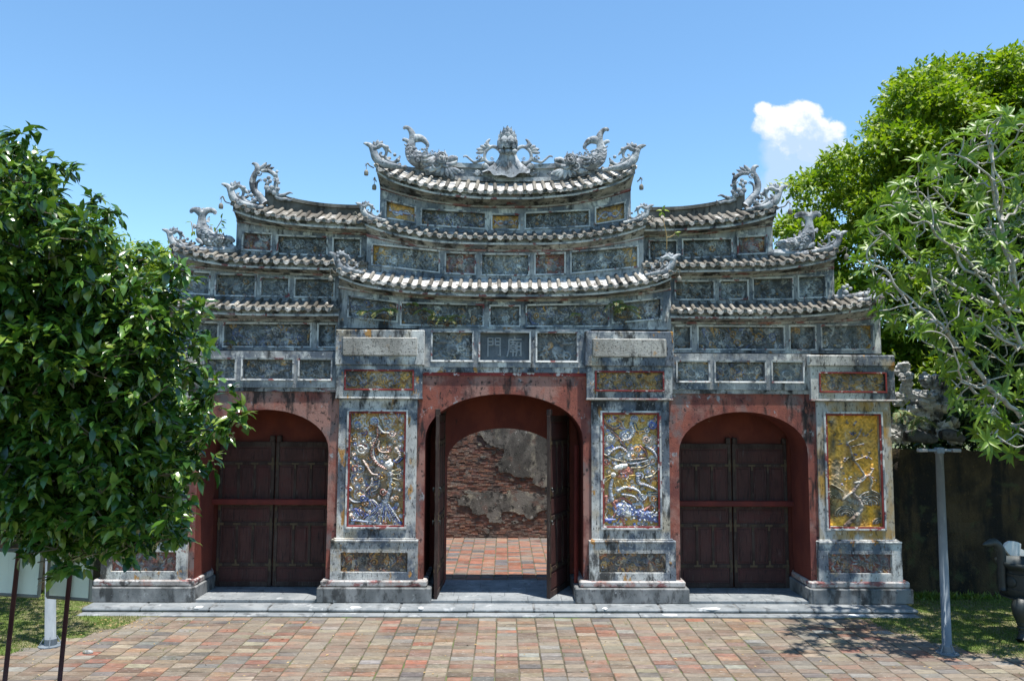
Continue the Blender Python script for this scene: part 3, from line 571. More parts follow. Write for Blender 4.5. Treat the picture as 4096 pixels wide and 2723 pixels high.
def roof(key, sides):
    Ye, dep, rise, Yw, Yb, pan = TIERS[key]
    zc, xe = curve(EAVES[key], Ye); zw, xw = curve(WALLTOP[key], Yw)
    mt, md = tile_meshes(dep, rise)
    me_t = me_d = None
    for s in sides:
        lo, hi = (-xe, xe) if s == 0 else (WLO[key], xe)
        nx = 60 if s == 0 else 36
        us = np.linspace(0, 1, nx + 1); sg = 1 if s == 0 else s
        X = [lo + (hi - lo) * u for u in us]
        m = MB(); vs = []; fs = []
        ts = [0, .33, .66, 1.0]
        for x in X:
            for t in ts: vs.append((sg * x, Ye + dep * t, zc(x) + rise * t**1.12))
            for t in (1.0, 0.0): vs.append((sg * x, Ye + dep * t, zc(x) + rise * t**1.12 - (.11 if t else .05)))
        K = 6
        for i in range(nx):
            for k in range(K):
                q = (i*K+k, (i+1)*K+k, (i+1)*K+(k+1) % K, i*K+(k+1) % K); fs.append(q if sg > 0 else q[::-1])
        fs.append(tuple(range(K))[::-1] if sg > 0 else tuple(range(K))); fs.append(tuple(nx*K + k for k in range(K)) if sg > 0 else tuple(nx*K + k for k in range(K))[::-1])
        m.add(vs, fs)
        # plain rear slope
        yb0 = 2 * 1.15 - Ye; vs = []; fs = []
        for x in X:
            vs += [(sg*x, Ye + dep, zc(x) + rise - .004), (sg*x, yb0 - dep + .002, zc(x) + rise - .004), (sg*x, yb0, zc(x)), (sg*x, yb0, zc(x) - .05), (sg*x, yb0 - dep, zc(x) - .06), (sg*x, Ye + dep, zc(x) - .07)]
        for i in range(nx):
            for k in range(K):
                q = (i*K+k, (i+1)*K+k, (i+1)*K+(k+1) % K, i*K+(k+1) % K); fs.append(q if sg > 0 else q[::-1])
        fs.append(tuple(range(K))[::-1]); fs.append(tuple(nx*K + k for k in range(K)))
        m.add(vs, fs)
        ro = m.build('roof', pan, GATE)
        # fascia and hollow cornice under the eave
        m = MB(); lev = [(.055, -.035, 0), (.055, -.125, 0), (.10, -.130, 0), (.12, -.155, .12), (.5, None, .42), (.8, None, .72), (.93, None, .86), (.94, None, .90), (1.0, None, .93), (1.005, None, 1.0)]
        ring = []
        for f, dz, w in lev:
            yl = Ye + f if dz is not None and w == 0 else Ye + .1 + (Yw - Ye - .1) * (f - .1) / .9
            xl = xe - .05 - (xe - .05 - xw) * max(0, (f - .1) / .9) if w else xe - f * .7
            if f > 1: yl = Yw - .002; xl = xw + .002
            row = []
            for u in us:
                xx = (lo if s else -xl) + (xl - (lo if s else -xl)) * u
                ze = zc(xx / xl * xe if s == 0 else xx); zz = zw(xx if s else xx / xl * xw)
                z = ze + dz if (dz is not None and w == 0) else (ze - .14) * (1 - w) + zz * w
                row.append((sg * xx, yl, z))
            yb = 2 * 1.15 - yl
            row += [(row[-1][0], yb, row[-1][2]), (row[0][0], yb, row[0][2])]
            ring.append(row)
        n = len(ring[0]); vs = sum(ring, []); fs = []
        for i in range(len(ring) - 1):
            for k in range(n):
                q = (i*n+k, (i+1)*n+k, (i+1)*n+(k+1) % n, i*n+(k+1) % n); fs.append(q if sg > 0 else q[::-1])
        m.add(vs, fs); co = m.build('cornice', 'cornice', ro)
        for lv, hh, pr_, mt_ in ((1, .028, .018, 'frame_paint'), (7, .03, .022, 'moulding_worn'), (9, .022, .012, 'frame_red')):   # roll mouldings along the cornice
            m = MB(); row = ring[lv]; vs = []; nn = len(us)
            for q in row[:nn]: vs += [(q[0], q[1] - pr_, q[2] - hh), (q[0], q[1] - pr_, q[2] + hh * .4), (q[0], q[1] + .02, q[2] + hh * .6), (q[0], q[1] + .02, q[2] - hh)]
            fs = [(i*4+k, i*4+(k+1) % 4, (i+1)*4+(k+1) % 4, (i+1)*4+k) for i in range(nn - 1) for k in range(4)] + [(0, 1, 2, 3), tuple((nn-1)*4 + k for k in range(4))]
            m.add(vs, fs); m.build('roll_moulding', mt_, ro)
        # tiles
        x0 = lo + .05 if s == 0 else lo + .1
        sp = .207; cnt = int((hi - .06 - x0) / sp); sp = (hi - .06 - x0) / cnt
        for k in range(cnt + 1):
            x = x0 + sp * k
            if me_t is None:
                o = mt.build('cover_tile', ['tile_cover', 'tile_cap'], ro, True); me_t = o.data
                o2 = md.build('drip_tile', 'tile_cap', ro); me_d = o2.data
            else:
                o = link('cover_tile', me_t, ro); o2 = link('drip_tile', me_d, ro)
            o.location = (sg*x + random.uniform(-.008, .008), Ye + random.gauss(0, .014), zc(x) + random.uniform(-.009, .009))
            slope = (zc(abs(x) + .1) - zc(max(0, abs(x) - .1))) / .2 * (1 if sg * x > 0 else -1)
            o.rotation_euler = (0, -math.atan(slope) * .8, random.gauss(0, .025))
            xd = x + sp / 2
            if k < cnt:
                sl = (zc(abs(xd) + .1) - zc(max(0, abs(xd) - .1))) / .2 * (1 if sg * xd > 0 else -1)
                o2.location = (sg*xd, Ye - .02 + random.uniform(-.008, .008), zc(xd) + .006 + random.uniform(-.006, .006)); o2.rotation_euler = (random.uniform(-.06, .06), -math.atan(sl), 0)
            else: bpy.data.objects.remove(o2)
        yield s, ro, zc, zw, xe, xw

def frieze(name, key_or, Yf, Yb, lo, hi, topf, botf, panels, mat, sg=1, kinds=None, seed=0, rec=.105, parent=None, frame='frame_paint', dense=1.0, ex=None):
    """wall with sunk panels; panels: (x0, x1, zt0, zt1, zb0, zb1) with x0 < x1"""
    m = MB(); xs = {lo, hi}
    for p in panels: xs |= {p[0], p[1]}
    xs = sorted(xs); X = []
    for a, b in zip(xs[:-1], xs[1:]):
        k = max(1, int((b - a) / .25)); X += [a + (b - a) * i / k for i in range(k)]
    X.append(xs[-1])
    def quad(x0, x1, z00, z01, z10, z11, y=Yf):
        v = [(sg*x0, y, z00), (sg*x1, y, z01), (sg*x1, y, z11), (sg*x0, y, z10)]; m.add(v if sg > 0 else v[::-1], [(0, 1, 2, 3)])
    for a, b in zip(X[:-1], X[1:]):
        mid = (a + b) / 2; pn = [p for p in panels if p[0] < mid < p[1]]
        if pn:
            p = pn[0]; L = lambda x, i: p[i] + (p[i+1] - p[i]) * (x - p[0]) / (p[1] - p[0])
            quad(a, b, botf(a), botf(b), L(a, 4), L(b, 4)); quad(a, b, L(a, 2), L(b, 2), topf(a), topf(b))
        else: quad(a, b, botf(a), botf(b), topf(a), topf(b))
        v = [(sg*a, Yf, topf(a)), (sg*b, Yf, topf(b)), (sg*b, Yb, topf(b)), (sg*a, Yb, topf(a))]; m.add(v if sg > 0 else v[::-1], [(0, 1, 2, 3)])
        v = [(sg*a, Yf, botf(a)), (sg*a, Yb, botf(a)), (sg*b, Yb, botf(b)), (sg*b, Yf, botf(b))]; m.add(v if sg > 0 else v[::-1], [(0, 1, 2, 3)])
        v = [(sg*a, Yb, botf(a)), (sg*a, Yb, topf(a)), (sg*b, Yb, topf(b)), (sg*b, Yb, botf(b))]; m.add(v if sg > 0 else v[::-1], [(0, 1, 2, 3)])
    for x, fl in ((X[0], 1), (X[-1], -1)):
        v = [(sg*x, Yf, botf(x)), (sg*x, Yf, topf(x)), (sg*x, Yb, topf(x)), (sg*x, Yb, botf(x))]; m.add(v if sg*fl > 0 else v[::-1], [(0, 1, 2, 3)])
    for p in panels:
        c = [(sg*p[0], p[4]), (sg*p[1], p[5]), (sg*p[1], p[3]), (sg*p[0], p[2])]
        for i in range(4):
            a, b = c[i], c[(i+1) % 4]
            v = [(a[0], Yf, a[1]), (b[0], Yf, b[1]), (b[0], Yf + rec, b[1]), (a[0], Yf + rec, a[1])]; m.add(v if sg < 0 else v[::-1], [(0, 1, 2, 3)])
    ob = m.build(name, mat, parent or GATE)
    for i, p in enumerate(panels):
        # relief set at the back of the sunk panel
        w = p[1] - p[0]; h = p[2] - p[4]
        kd = (kinds or ['grey'])[i % len(kinds or ['grey'])]
        qd = [(sg*p[0], p[2]), (sg*p[1], p[3]), (sg*p[1], p[5]), (sg*p[0], p[4])]
        if sg < 0: qd = [qd[1], qd[0], qd[3], qd[2]]
        if callable(kd): kd(qd, Yf + rec, ob)
        else: rand_relief(w, h, kd, seed * 31 + i * 7 + (sg < 0) * 3 + 1, dense).build('relief_panel', qd, Yf + rec, .05, 'relief', ob)
        # moulded frame standing proud of the wall
        f = MB(); fw = .034; pr = .02
        ins = [(p[0], p[4]), (p[1], p[5]), (p[1], p[3]), (p[0], p[2])]; out = [(p[0]-fw, p[4]-fw), (p[1]+fw, p[5]-fw), (p[1]+fw, p[3]+fw), (p[0]-fw, p[2]+fw)]
        for e in range(4):
            a, b, c, d = ins[e], ins[(e+1) % 4], out[(e+1) % 4], out[e]
            pts = [(d, Yf-pr), (c, Yf-pr), (b, Yf-pr*.6), (a, Yf-pr*.6), (d, Yf+.004), (c, Yf+.004), (b, Yf+.012), (a, Yf+.012)]
            v = [(sg*q[0], y, q[1]) for q, y in pts]
            if sg < 0: v = [v[1], v[0], v[3], v[2], v[5], v[4], v[7], v[6]]
            f.hexa(v)
        f.build('panel_frame', frame, ob)
    return ob

# --- tiers of the central bay
def pan(Y, o0, o1, yt0, yt1, yb0, yb1, both=True):
    x0, x1 = XI(o0, Y, yt0), XI(o1, Y, yt1)
    p = (x0, x1, PI(o0, yt0, Y).z, PI(o1, yt1, Y).z, PI(o0, yb0, Y).z, PI(o1, yb1, Y).z)
    return [p, (-x1, -x0, p[3], p[2], p[5], p[4])] if both else [p]
def cpan(Y, o, yt, yb): return [(-XI(o, Y, yt), XI(o, Y, yt), ZI(yt, Y), ZI(yt, Y), ZI(yb, Y), ZI(yb, Y))]
ROOFS = {}
for key in ('top', 'mid', 'main'):
    for r in roof(key, (0,)): ROOFS[key] = r
for key in ('wa', 'wb', 'wc'):
    for r in roof(key, (-1, 1)): ROOFS[key, r[0]] = r

def below(key):   # bottom of a wall that stands behind roof `key`
    s, ro, zc, zw, xe, xw = ROOFS[key]; return zc
Y = TIERS['top'][3]; _, ro, zc, zw, xe, xw = ROOFS['top']; zl = ROOFS['mid'][2]
frieze('wall_tier', 0, Y, TIERS['top'][4], -xw, xw, zw, lambda x: zl(x) - .02,
       pan(Y, 363, 475, 833, 808, 891, 871.6) + pan(Y, 82, 333, 855, 841, 913, 899) + cpan(Y, 52, 860.6, 915.7), 'plaster_blue', kinds=['ribbon', 'ribbon', 'dark', 'blue', 'ribbon'], seed=1, frame='frame_paint')
Y = TIERS['mid'][3]; _, ro, zc, zw, xe, xw = ROOFS['mid']; zl2 = ROOFS['main'][2]
frieze('wall_tier', 0, Y, TIERS['mid'][4], -xw, xw, zw, lambda x: zl2(x) - .02,
       pan(Y, 266, 528, 1009, 983, 1089, 1060) + pan(Y, 122, 236, 1017.6, 1014, 1095, 1092) + cpan(Y, 92, 1020, 1097.5), 'plaster_blue', kinds=['half', 'half', 'red', 'red', 'grey'], seed=2)
Y = TIERS['main'][3]; _, ro, zc, zw, xe, xw = ROOFS['main']
ZB1 = ZI(1315, Y)
frieze('wall_tier', 0, Y, TIERS['main'][4], -xw, xw, zw, lambda x: ZB1,
       pan(Y, 433, 622, 1214, 1192, 1286, 1268) + pan(Y, 89, 412, 1223, 1216, 1301, 1299) + cpan(Y, 57, 1226, 1301), 'plaster_blue', kinds=['blue', 'blue', 'blue', 'dark', 'dark'], seed=3, rec=.10)

# --- tiers of the wings
WP = dict(wa=([(935, 1043, 945, 938, 1009, 1003), (713, 905, 957, 951, 1024, 1018), (580, 684, 962, 960, 1027, 1026)], ['red', 'dark', 'dark']),
          wb=([(1179, 1284, 1101, 1096, 1182, 1178), (997, 1150, 1110, 1106, 1188, 1186), (864, 970, 1120, 1118, 1188, 1187), (684, 835, 1123, 1122, 1191, 1190)], ['grey', 'dark', 'grey', 'dark']),
          wc=([(1273, 1476, 1297, 1292, 1388, 1385), (1145, 1243, 1300, 1299, 1390, 1389), (776, 1117, 1302, 1302, 1389, 1389), (677, 742, 1303, 1303, 1389, 1389)], ['half', 'dark', 'blue', 'dark']))
for s in (-1, 1):
    for key, lowk in (('wa', 'wb'), ('wb', 'wc'), ('wc', None)):
        Y = TIERS[key][3]; _, ro, zc, zw, xe, xw = ROOFS[key, s]
        zlow = ROOFS[lowk, s][2] if lowk else None; ZB = ZI(1406, Y)
        ps = []
        for p in WP[key][0]: ps += pan(Y, *p, both=False)
        frieze('wall_tier', 0, Y, TIERS[key][4], WLO[key], xw, zw, (lambda x, q=zlow: q(x) - .02) if zlow else (lambda x: ZB), ps, 'plaster_blue', sg=s, kinds=WP[key][1], seed=5 + ord(key[1]))
# wing lintel bands
YB = .13
for s in (-1, 1):
    ps = []
    for a, b in ((693, 817), (846, 1043), (1075, 1196)): ps += pan(YB, a, b, 1443, 1443, 1519, 1519, both=False)
    zt, zb = ZI(1409, YB), ZI(1554, YB)
    frieze('lintel_band', 0, YB, 1.97, XI(640, YB), XI(1232, YB), lambda x: zt, lambda x: zb, ps, 'plaster_blue', sg=s, kinds=['grey', 'blue', 'grey'], seed=40)
    m = MB(); m.box(s*XI(640, YB), s*XI(1232, YB), YB + .015, 1.95, ZI(1570, YB), zb - .002); m.build('moulding', 'cornice', GATE)
# centre lintel band with the inscription
YC = .125
def plaque(qd, Y, ob):
    (x0, z1), (x1, _), (_, z0), _ = qd
    m = MB(); m.box(x0, x1, Y, Y + .05, z0, z1); pl = m.build('inscription_plaque', 'plaque', ob)
    def glyph(strokes, cx, w, h):
        g = MB(); zc_ = (z0 + z1) / 2
        for st in strokes:
            pts = [(cx + (u - .5) * w, Y - .004, zc_ + (.5 - v) * h) for u, v in st]
            g.tube(pts, [.019] * len(pts), 6, .9, 1, smooth=False)
        g.build('carved_character', 'glyph', ob)
    men = [[(.08, .03), (.08, 1.0)], [(.08, .04), (.42, .04), (.42, .40)], [(.08, .22), (.42, .22)], [(.08, .40), (.42, .40)],
           [(.92, .03), (.92, .97), (.78, .90)], [(.58, .40), (.58, .04), (.92, .04)], [(.58, .22), (.92, .22)], [(.58, .40), (.92, .40)]]
    mieu = [[(.48, -.04), (.54, .06)], [(.10, .12), (.98, .10)], [(.12, .12), (.12, .6), (.0, 1.0)], [(.22, .25), (.58, .25)], [(.40, .16), (.40, .36)], [(.25, .38), (.56, .38), (.56, .62), (.25, .62), (.25, .38)],
            [(.25, .50), (.56, .50)], [(.18, .74), (.62, .74)], [(.40, .64), (.40, .98)], [(.66, .26), (.66, .75), (.60, .98)], [(.66, .26), (.94, .26), (.94, .98), (.84, .92)], [(.66, .46), (.94, .46)], [(.66, .66), (.94, .66)]]
    w = x1 - x0
    glyph(men, x0 + w * .28, w * .30, (z1 - z0) * .70); glyph(mieu, x0 + w * .70, w * .30, (z1 - z0) * .70)
ps = pan(YC, 130, 288, 1331, 1331, 1441, 1441) + cpan(YC, 98, 1331, 1441)
zt, zb = ZI(1316, YC) , ZI(1469, YC)
frieze('lintel_band', 0, YC, 1.99, -XI(345, YC), XI(345, YC), lambda x: zt, lambda x: zb, ps, 'plaster_blue', kinds=['dark', 'grey', plaque], seed=50, rec=.12)
m = MB(); m.box(-XI(345, YC), XI(345, YC), YC + .012, 1.97, ZI(1490, YC), zb - .002); m.build('moulding', 'plaster_light', GATE)
m = MB(); m.box(-XI(345, YC), XI(345, YC), YC + .025, 1.95, ZI(1503, YC), ZI(1490, YC) - .002); m.build('moulding', 'frame_red', GATE)

# --- red arched walls
YR = .172
def arch_pts(cx, hw, zs, zt, n=20):
    return [(cx - hw * math.cos(math.pi * k / n), zs + (zt - zs) * math.sin(math.pi * k / n) ** .92) for k in range(n + 1)]
def arch_wall(name, x0, x1, z1, cx, hw, zs, zt, y0, y1, mats, fin=.0):
    m = MB(); A = arch_pts(cx, hw, zs, zt); A = [(cx - hw, 0)] + A + [(cx + hw, 0)]
    for y, fl in ((y0, 1), (y1, -1)):
        for i in range(1, len(A) - 2):
            a, b = A[i], A[i+1]; v = [(a[0], y, a[1]), (b[0], y, b[1]), (b[0], y, z1), (a[0], y, z1)]; m.add(v if fl > 0 else v[::-1], [(0, 1, 2, 3)])
        for xa, xb in ((x0, cx - hw), (cx + hw, x1)):
            for za, zb2 in ((0, zs), (zs, z1)):
                v = [(xa, y, za), (xb, y, za), (xb, y, zb2), (xa, y, zb2)]; m.add(v if fl > 0 else v[::-1], [(0, 1, 2, 3)])
    m.cm = 1
    for a, b in zip(A[:-1], A[1:]): m.add([(a[0], y0, a[1]), (a[0], y1, a[1]), (b[0], y1, b[1]), (b[0], y0, b[1])], [(0, 1, 2, 3)])
    m.cm = 0
    m.add([(x0, y0, z1), (x1, y0, z1), (x1, y1, z1), (x0, y1, z1)], [(0, 1, 2, 3)])
    return m.build(name, mats, GATE)
zc_top = ZI(1575, YR); hwc = XI(314, YR)
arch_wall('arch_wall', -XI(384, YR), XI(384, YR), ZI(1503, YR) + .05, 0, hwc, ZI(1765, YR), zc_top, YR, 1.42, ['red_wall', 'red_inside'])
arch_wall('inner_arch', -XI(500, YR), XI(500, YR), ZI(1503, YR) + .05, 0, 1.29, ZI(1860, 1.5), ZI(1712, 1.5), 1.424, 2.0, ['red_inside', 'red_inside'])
SA = XI(952, YR); SHW = XI(257, YR)
for s in (-1, 1):
    x0, x1 = sorted((s * XI(628, YR), s * XI(1276, YR)))
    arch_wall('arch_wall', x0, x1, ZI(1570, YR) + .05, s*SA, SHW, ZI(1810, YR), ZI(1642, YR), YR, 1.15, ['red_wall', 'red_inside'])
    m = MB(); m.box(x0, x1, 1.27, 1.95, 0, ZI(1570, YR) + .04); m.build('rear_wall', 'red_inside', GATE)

# --- doors
def door_leaf(hx, hy, ang, w, h, sgn, z0=.06, handles=False):
    """leaf hinged at (hx, hy), running in +x before it is turned by ang; sgn flips the side its panels face"""
    t = .07; m = MB(); r = bpy.data.objects.new('door_leaf', None)
    parts = []
    st = .075; rails = [(0, .035), (.14, .165), (.418, .455), (.558, .585), (.838, .865), (.968, 1.0)]
    m.box(0, st, -t/2, t/2, 0, h, .006); m.box(w - st, w, -t/2, t/2, 0, h, .006)
    for a, b in rails: m.box(st + .001, w - st - .001, -t/2 + .004, t/2 - .004, h*(1-b), h*(1-a), .005)
    for a, b in ((.165, .418), (.585, .838)):
        for k in (1, 2):
            xk = st + (w - 2*st) * k / 3; m.box(xk - .028, xk + .028, -t/2 + .006, t/2 - .006, h*(1-b) + .001, h*(1-a) - .001, .004)
    m.box(w - .11, w - .01, -.05, .05, h + .002, h + .13, .008); m.box(.01, .09, -.05, .05, h + .002, h + .12, .008)
    parts.append((m, 'stile_frame', 'door_stile'))
    def panel(xa, xb, za, zb):
        p = MB(); p.box(xa + .001, xb - .001, -.014, .014, za + .001, zb - .001)
        p.box(xa + .035, xb - .035, -.026, .026, za + .035, zb - .035, .01); parts.append((p, 'door_panel', 'door_wood'))
    for a, b in ((.035, .14), (.455, .558), (.865, .968)): panel(st, w - st, h*(1-b), h*(1-a))
    for a, b in ((.165, .418), (.585, .838)):
        for k in range(3):
            xa = st + (w - 2*st) * k / 3 + (.028 if k else 0); xb = st + (w - 2*st) * (k+1) / 3 - (.028 if k < 2 else 0); panel(xa, xb, h*(1-b), h*(1-a))
    sides = (-1, 1) if handles else (-1,)
    for a, b in rails[1:5]:
        zc_ = h * (1 - (a+b)/2)
        for sd in sides:
            sd_ = sd
            for xk in (st/2, w - st/2):
                p = MB(); dx_ = .03 if xk < w/2 else -.03; ww = st + .06
                p.box(xk - ww/2 + dx_, xk + ww/2 + dx_, sd_*t/2 - .006, sd_*t/2 + .006, zc_ - .028, zc_ + .028); p.box(xk - .022, xk + .022, sd_*t/2 - .008, sd_*t/2 + .008, zc_ - .13, zc_ + .13); parts.append((p, 'joint_plate', 'door_plate'))
            for k in (1, 2):
                xk = st + (w - 2*st) * k / 3; p = MB(); p.box(xk - .075, xk + .075, sd_*t/2 - .005, sd_*t/2 + .005, zc_ - .02, zc_ + .02); p.box(xk - .02, xk + .02, sd_*t/2 - .007, sd_*t/2 + .007, zc_ - (.11 if a in (.14, .558) else 0), zc_ + (.11 if a in (.418, .838) else 0) + .002); parts.append((p, 'joint_plate', 'door_plate'))
    for zz in ((.40, .58) if handles else ()):
        for sd in (-1, 1):
            p = MB(); c = (w - .05, sd * (t/2 + .02), h * (1 - zz))
            p.lathe((c[0], c[1], c[2] - .02), [(.001, 0), (.026, 0), (.026, .02), (.001, .03)], 10)
            ring = [(c[0] + .035*math.cos(q), c[1] + sd*.02, c[2] - .04 + .045*math.sin(q)) for q in np.linspace(0, 6.28, 11)]
            p.tube(ring, [.006]*11, 5, 1.0, 1, smooth=False)
            parts.append((p, 'ring_handle', 'bronze'))
    M_ = Matrix.Translation((hx, hy, z0)) @ Matrix.Rotation(ang, 4, 'Z')
    leaf = None
    for p, nm, mt in parts:
        p.v = [tuple(M_ @ Vector((v[0], v[1] * sgn, v[2]))) for v in p.v]
        if sgn < 0: p.f = [f[::-1] for f in p.f]
        o = p.build('door_leaf' if leaf is None else nm, mt, leaf or GATE)
        if leaf is None: leaf = o
    return leaf
DH = ZI(1770, 1.2) - .06
for s in (-1, 1):
    c = s * 4.95
    door_leaf(c - 1.20, 1.205, 0, 1.185, DH, 1); door_leaf(c + 1.20, 1.205, math.pi, 1.185, DH, -1)
    m = MB(); m.box(c - 1.34, c + 1.36, 1.03, 1.12, .06 + DH * .565, .06 + DH * .605, .015); m.build('door_bar', 'bar_red', GATE)
DHC = 3.66
door_leaf(-1.33, 1.38, rad(-91.5), 1.26, DHC, 1, handles=True)
door_leaf(1.40, 1.38, rad(180 + 67.5), 1.29, DHC, -1, handles=True)
m = MB(); m.tube([(1.50, .52, .06), (1.52, .60, 3.1)], [.045, .045], 4, 1, 1, smooth=False); m.build('upright_bar', 'bar_red', GATE)

# --- pillars
def pillar(s, o_pl, o_mo, o_pe, o_sh, o_re, o_cl, o_cu, relief, outer, labelled=None):
    def bx(m, o, Y, y0, y1, bev=.012, dy=2.0):
        m.box(s*XI(o[0], Y), s*XI(o[1], Y), Y, dy, ZI(y1, Y) if y1 is not None else 0, ZI(y0, Y), bev)
    Yp, Ym, Ye_, Ys, Yc, Yu = 0.0, .04, .07, .125, .068, .03
    m = MB(); xs0, xs1 = s*XI(o_sh[0], Ys), s*XI(o_sh[1], Ys)
    za, zb = ZI(2152, Ys), ZI(1600, Ys)
    rx0, rx1 = sorted((s*XI(o_re[0], Ys), s*XI(o_re[1], Ys))); rt, rb = ZI(1655, Ys), ZI(2101, Ys)
    # shaft front with a sunk field
    sx0, sx1 = sorted((xs0, xs1)); fr = .06
    pl = frieze('pillar', 0, Ys, 1.9, sx0, sx1, lambda x: zb, lambda x: za, [(rx0, rx1, rt, rt, rb, rb)], 'plaster_light' if not (outer and s > 0) else 'plaster_ochre', kinds=[relief], rec=.09, frame='frame_red')
    f = MB(); w0, w1 = .037, .075
    for (a0, a1, b0, b1) in ((rx0-w1, rx1+w1, rt+w0, rt+w1), (rx0-w1, rx1+w1, rb-w1, rb-w0), (rx0-w1, rx0-w0, rb-w0+.001, rt+w0-.001), (rx1+w0, rx1+w1, rb-w0+.001, rt+w0-.001)):
        f.box(a0, a1, Ys - .028, Ys + .01, b0, b1, .004)
    f.build('panel_frame', 'frame_paint', pl)
    m = MB(); bx(m, o_pl, Yp, 2352, None, .02); m.build('plinth', 'slate_dark', pl)
    m = MB(); m.box(s*XI(o_mo[0], Ym), s*XI(o_mo[1], Ym), Ym, 1.98, ZI(2351, Yp) + .002, ZI(2322, Ym), .03); m.build('moulding', 'moulding_worn', pl)
    # pedestal with its own sunk panel
    p0, p1 = sorted((s*XI(o_pe[0], Ye_), s*XI(o_pe[1], Ye_))); q0, q1 = p0 + .20, p1 - .20
    zt_, zb_ = ZI(2170, Ye_), ZI(2323, Ye_)
    a, b = ZI(2211, Ye_), ZI(2289, Ye_)
    m = MB()
    for (x0, x1, z0, z1) in ((p0, p1, a, zt_), (p0, p1, zb_, b), (p0, q0, b, a), (q1, p1, b, a)):
        m.box(x0, x1, Ye_, 1.0, z0, z1)
    m.box(p0, p1, 1.002, 1.96, zb_, zt_); m.build('pedestal', 'plaster_light', pl)
    rand_relief(q1 - q0, a - b, 'rust' if not outer else 'red', 71 + int(p0 * 5), .8).build('relief_panel', [(q0, a), (q1, a), (q1, b), (q0, b)], Ye_ + .09, .05, 'relief', pl)
    m = MB(); e = .035
    m.box(p0 - .005, p1 + .005, Ye_ - .02, 1.97, zt_ + .002, zt_ + .05, .012); m.box(p0 + .04, p1 - .04, Ye_ + .03, 1.95, zt_ + .052, za - .002, .012); m.build('moulding', 'plaster_light', pl)
    # cap
    m = MB(); c0, c1 = sorted((s*XI(o_cl[0], Yc), s*XI(o_cl[1], Yc))); g0, g1 = c0 + .20, c1 - .20
    z1_, z0_ = ZI(1463 if not outer else 1458, Yc), ZI(1590, Yc); a, b = ZI(1487, Yc), ZI(1557, Yc)
    for (x0, x1, zz0, zz1) in ((c0, c1, a, z1_), (c0, c1, z0_, b), (c0, g0, b, a), (g1, c1, b, a)): m.box(x0, x1, Yc, 1.0, zz0, zz1)
    m.box(c0, c1, 1.002, 1.98, z0_, z1_); cp = m.build('cap', 'plaster_light', pl)
    rand_relief(g1 - g0, a - b, 'ochre', 90 + int(c0 * 5)).build('relief_panel', [(g0, a), (g1, a), (g1, b), (g0, b)], Yc + .08, .05, 'relief', pl)
    f = MB(); fw = .034
    for (x0, x1, zz0, zz1) in ((g0-fw, g1+fw, a, a+fw), (g0-fw, g1+fw, b-fw, b), (g0-fw, g0, b+.001, a-.001), (g1, g1+fw, b+.001, a-.001)): f.box(x0, x1, Yc - .02, Yc + .015, zz0, zz1, .005)
    f.build('panel_frame', 'frame_red', pl)
    m = MB(); m.box(c0 - .012, c1 + .012, Yc - .015, 1.99, z0_ - .04, z0_ - .002, .01); m.box(sx0 - .03, sx1 + .03, Yc + .025, 1.97, zb + .002, z0_ - .042, .01); m.build('moulding', 'plaster_light' if s < 0 else 'moulding_worn', pl)
    u0, u1 = sorted((s*XI(o_cu[0], Yu), s*XI(o_cu[1], Yu)))
    if not outer:
        m = MB(); m.box(u0, u1, Yu, 1.98, z1_ + .002, ZI(1322, Yu), .015); m.build('cap_block', 'plaster_light', pl)
        t = MB(); t.box(u0 + .15, u1 - .15, Yu - .03, Yu + .02, ZI(1426, Yu), ZI(1352, Yu), .02); t.build('blank_tablet', 'tablet', pl)
    else:
        m = MB(); m.box(u0, u1, Yu, 1.98, z1_ + .002, ZI(1412, Yu), .02); m.build('cap_block', 'plaster_light', pl)
    return pl

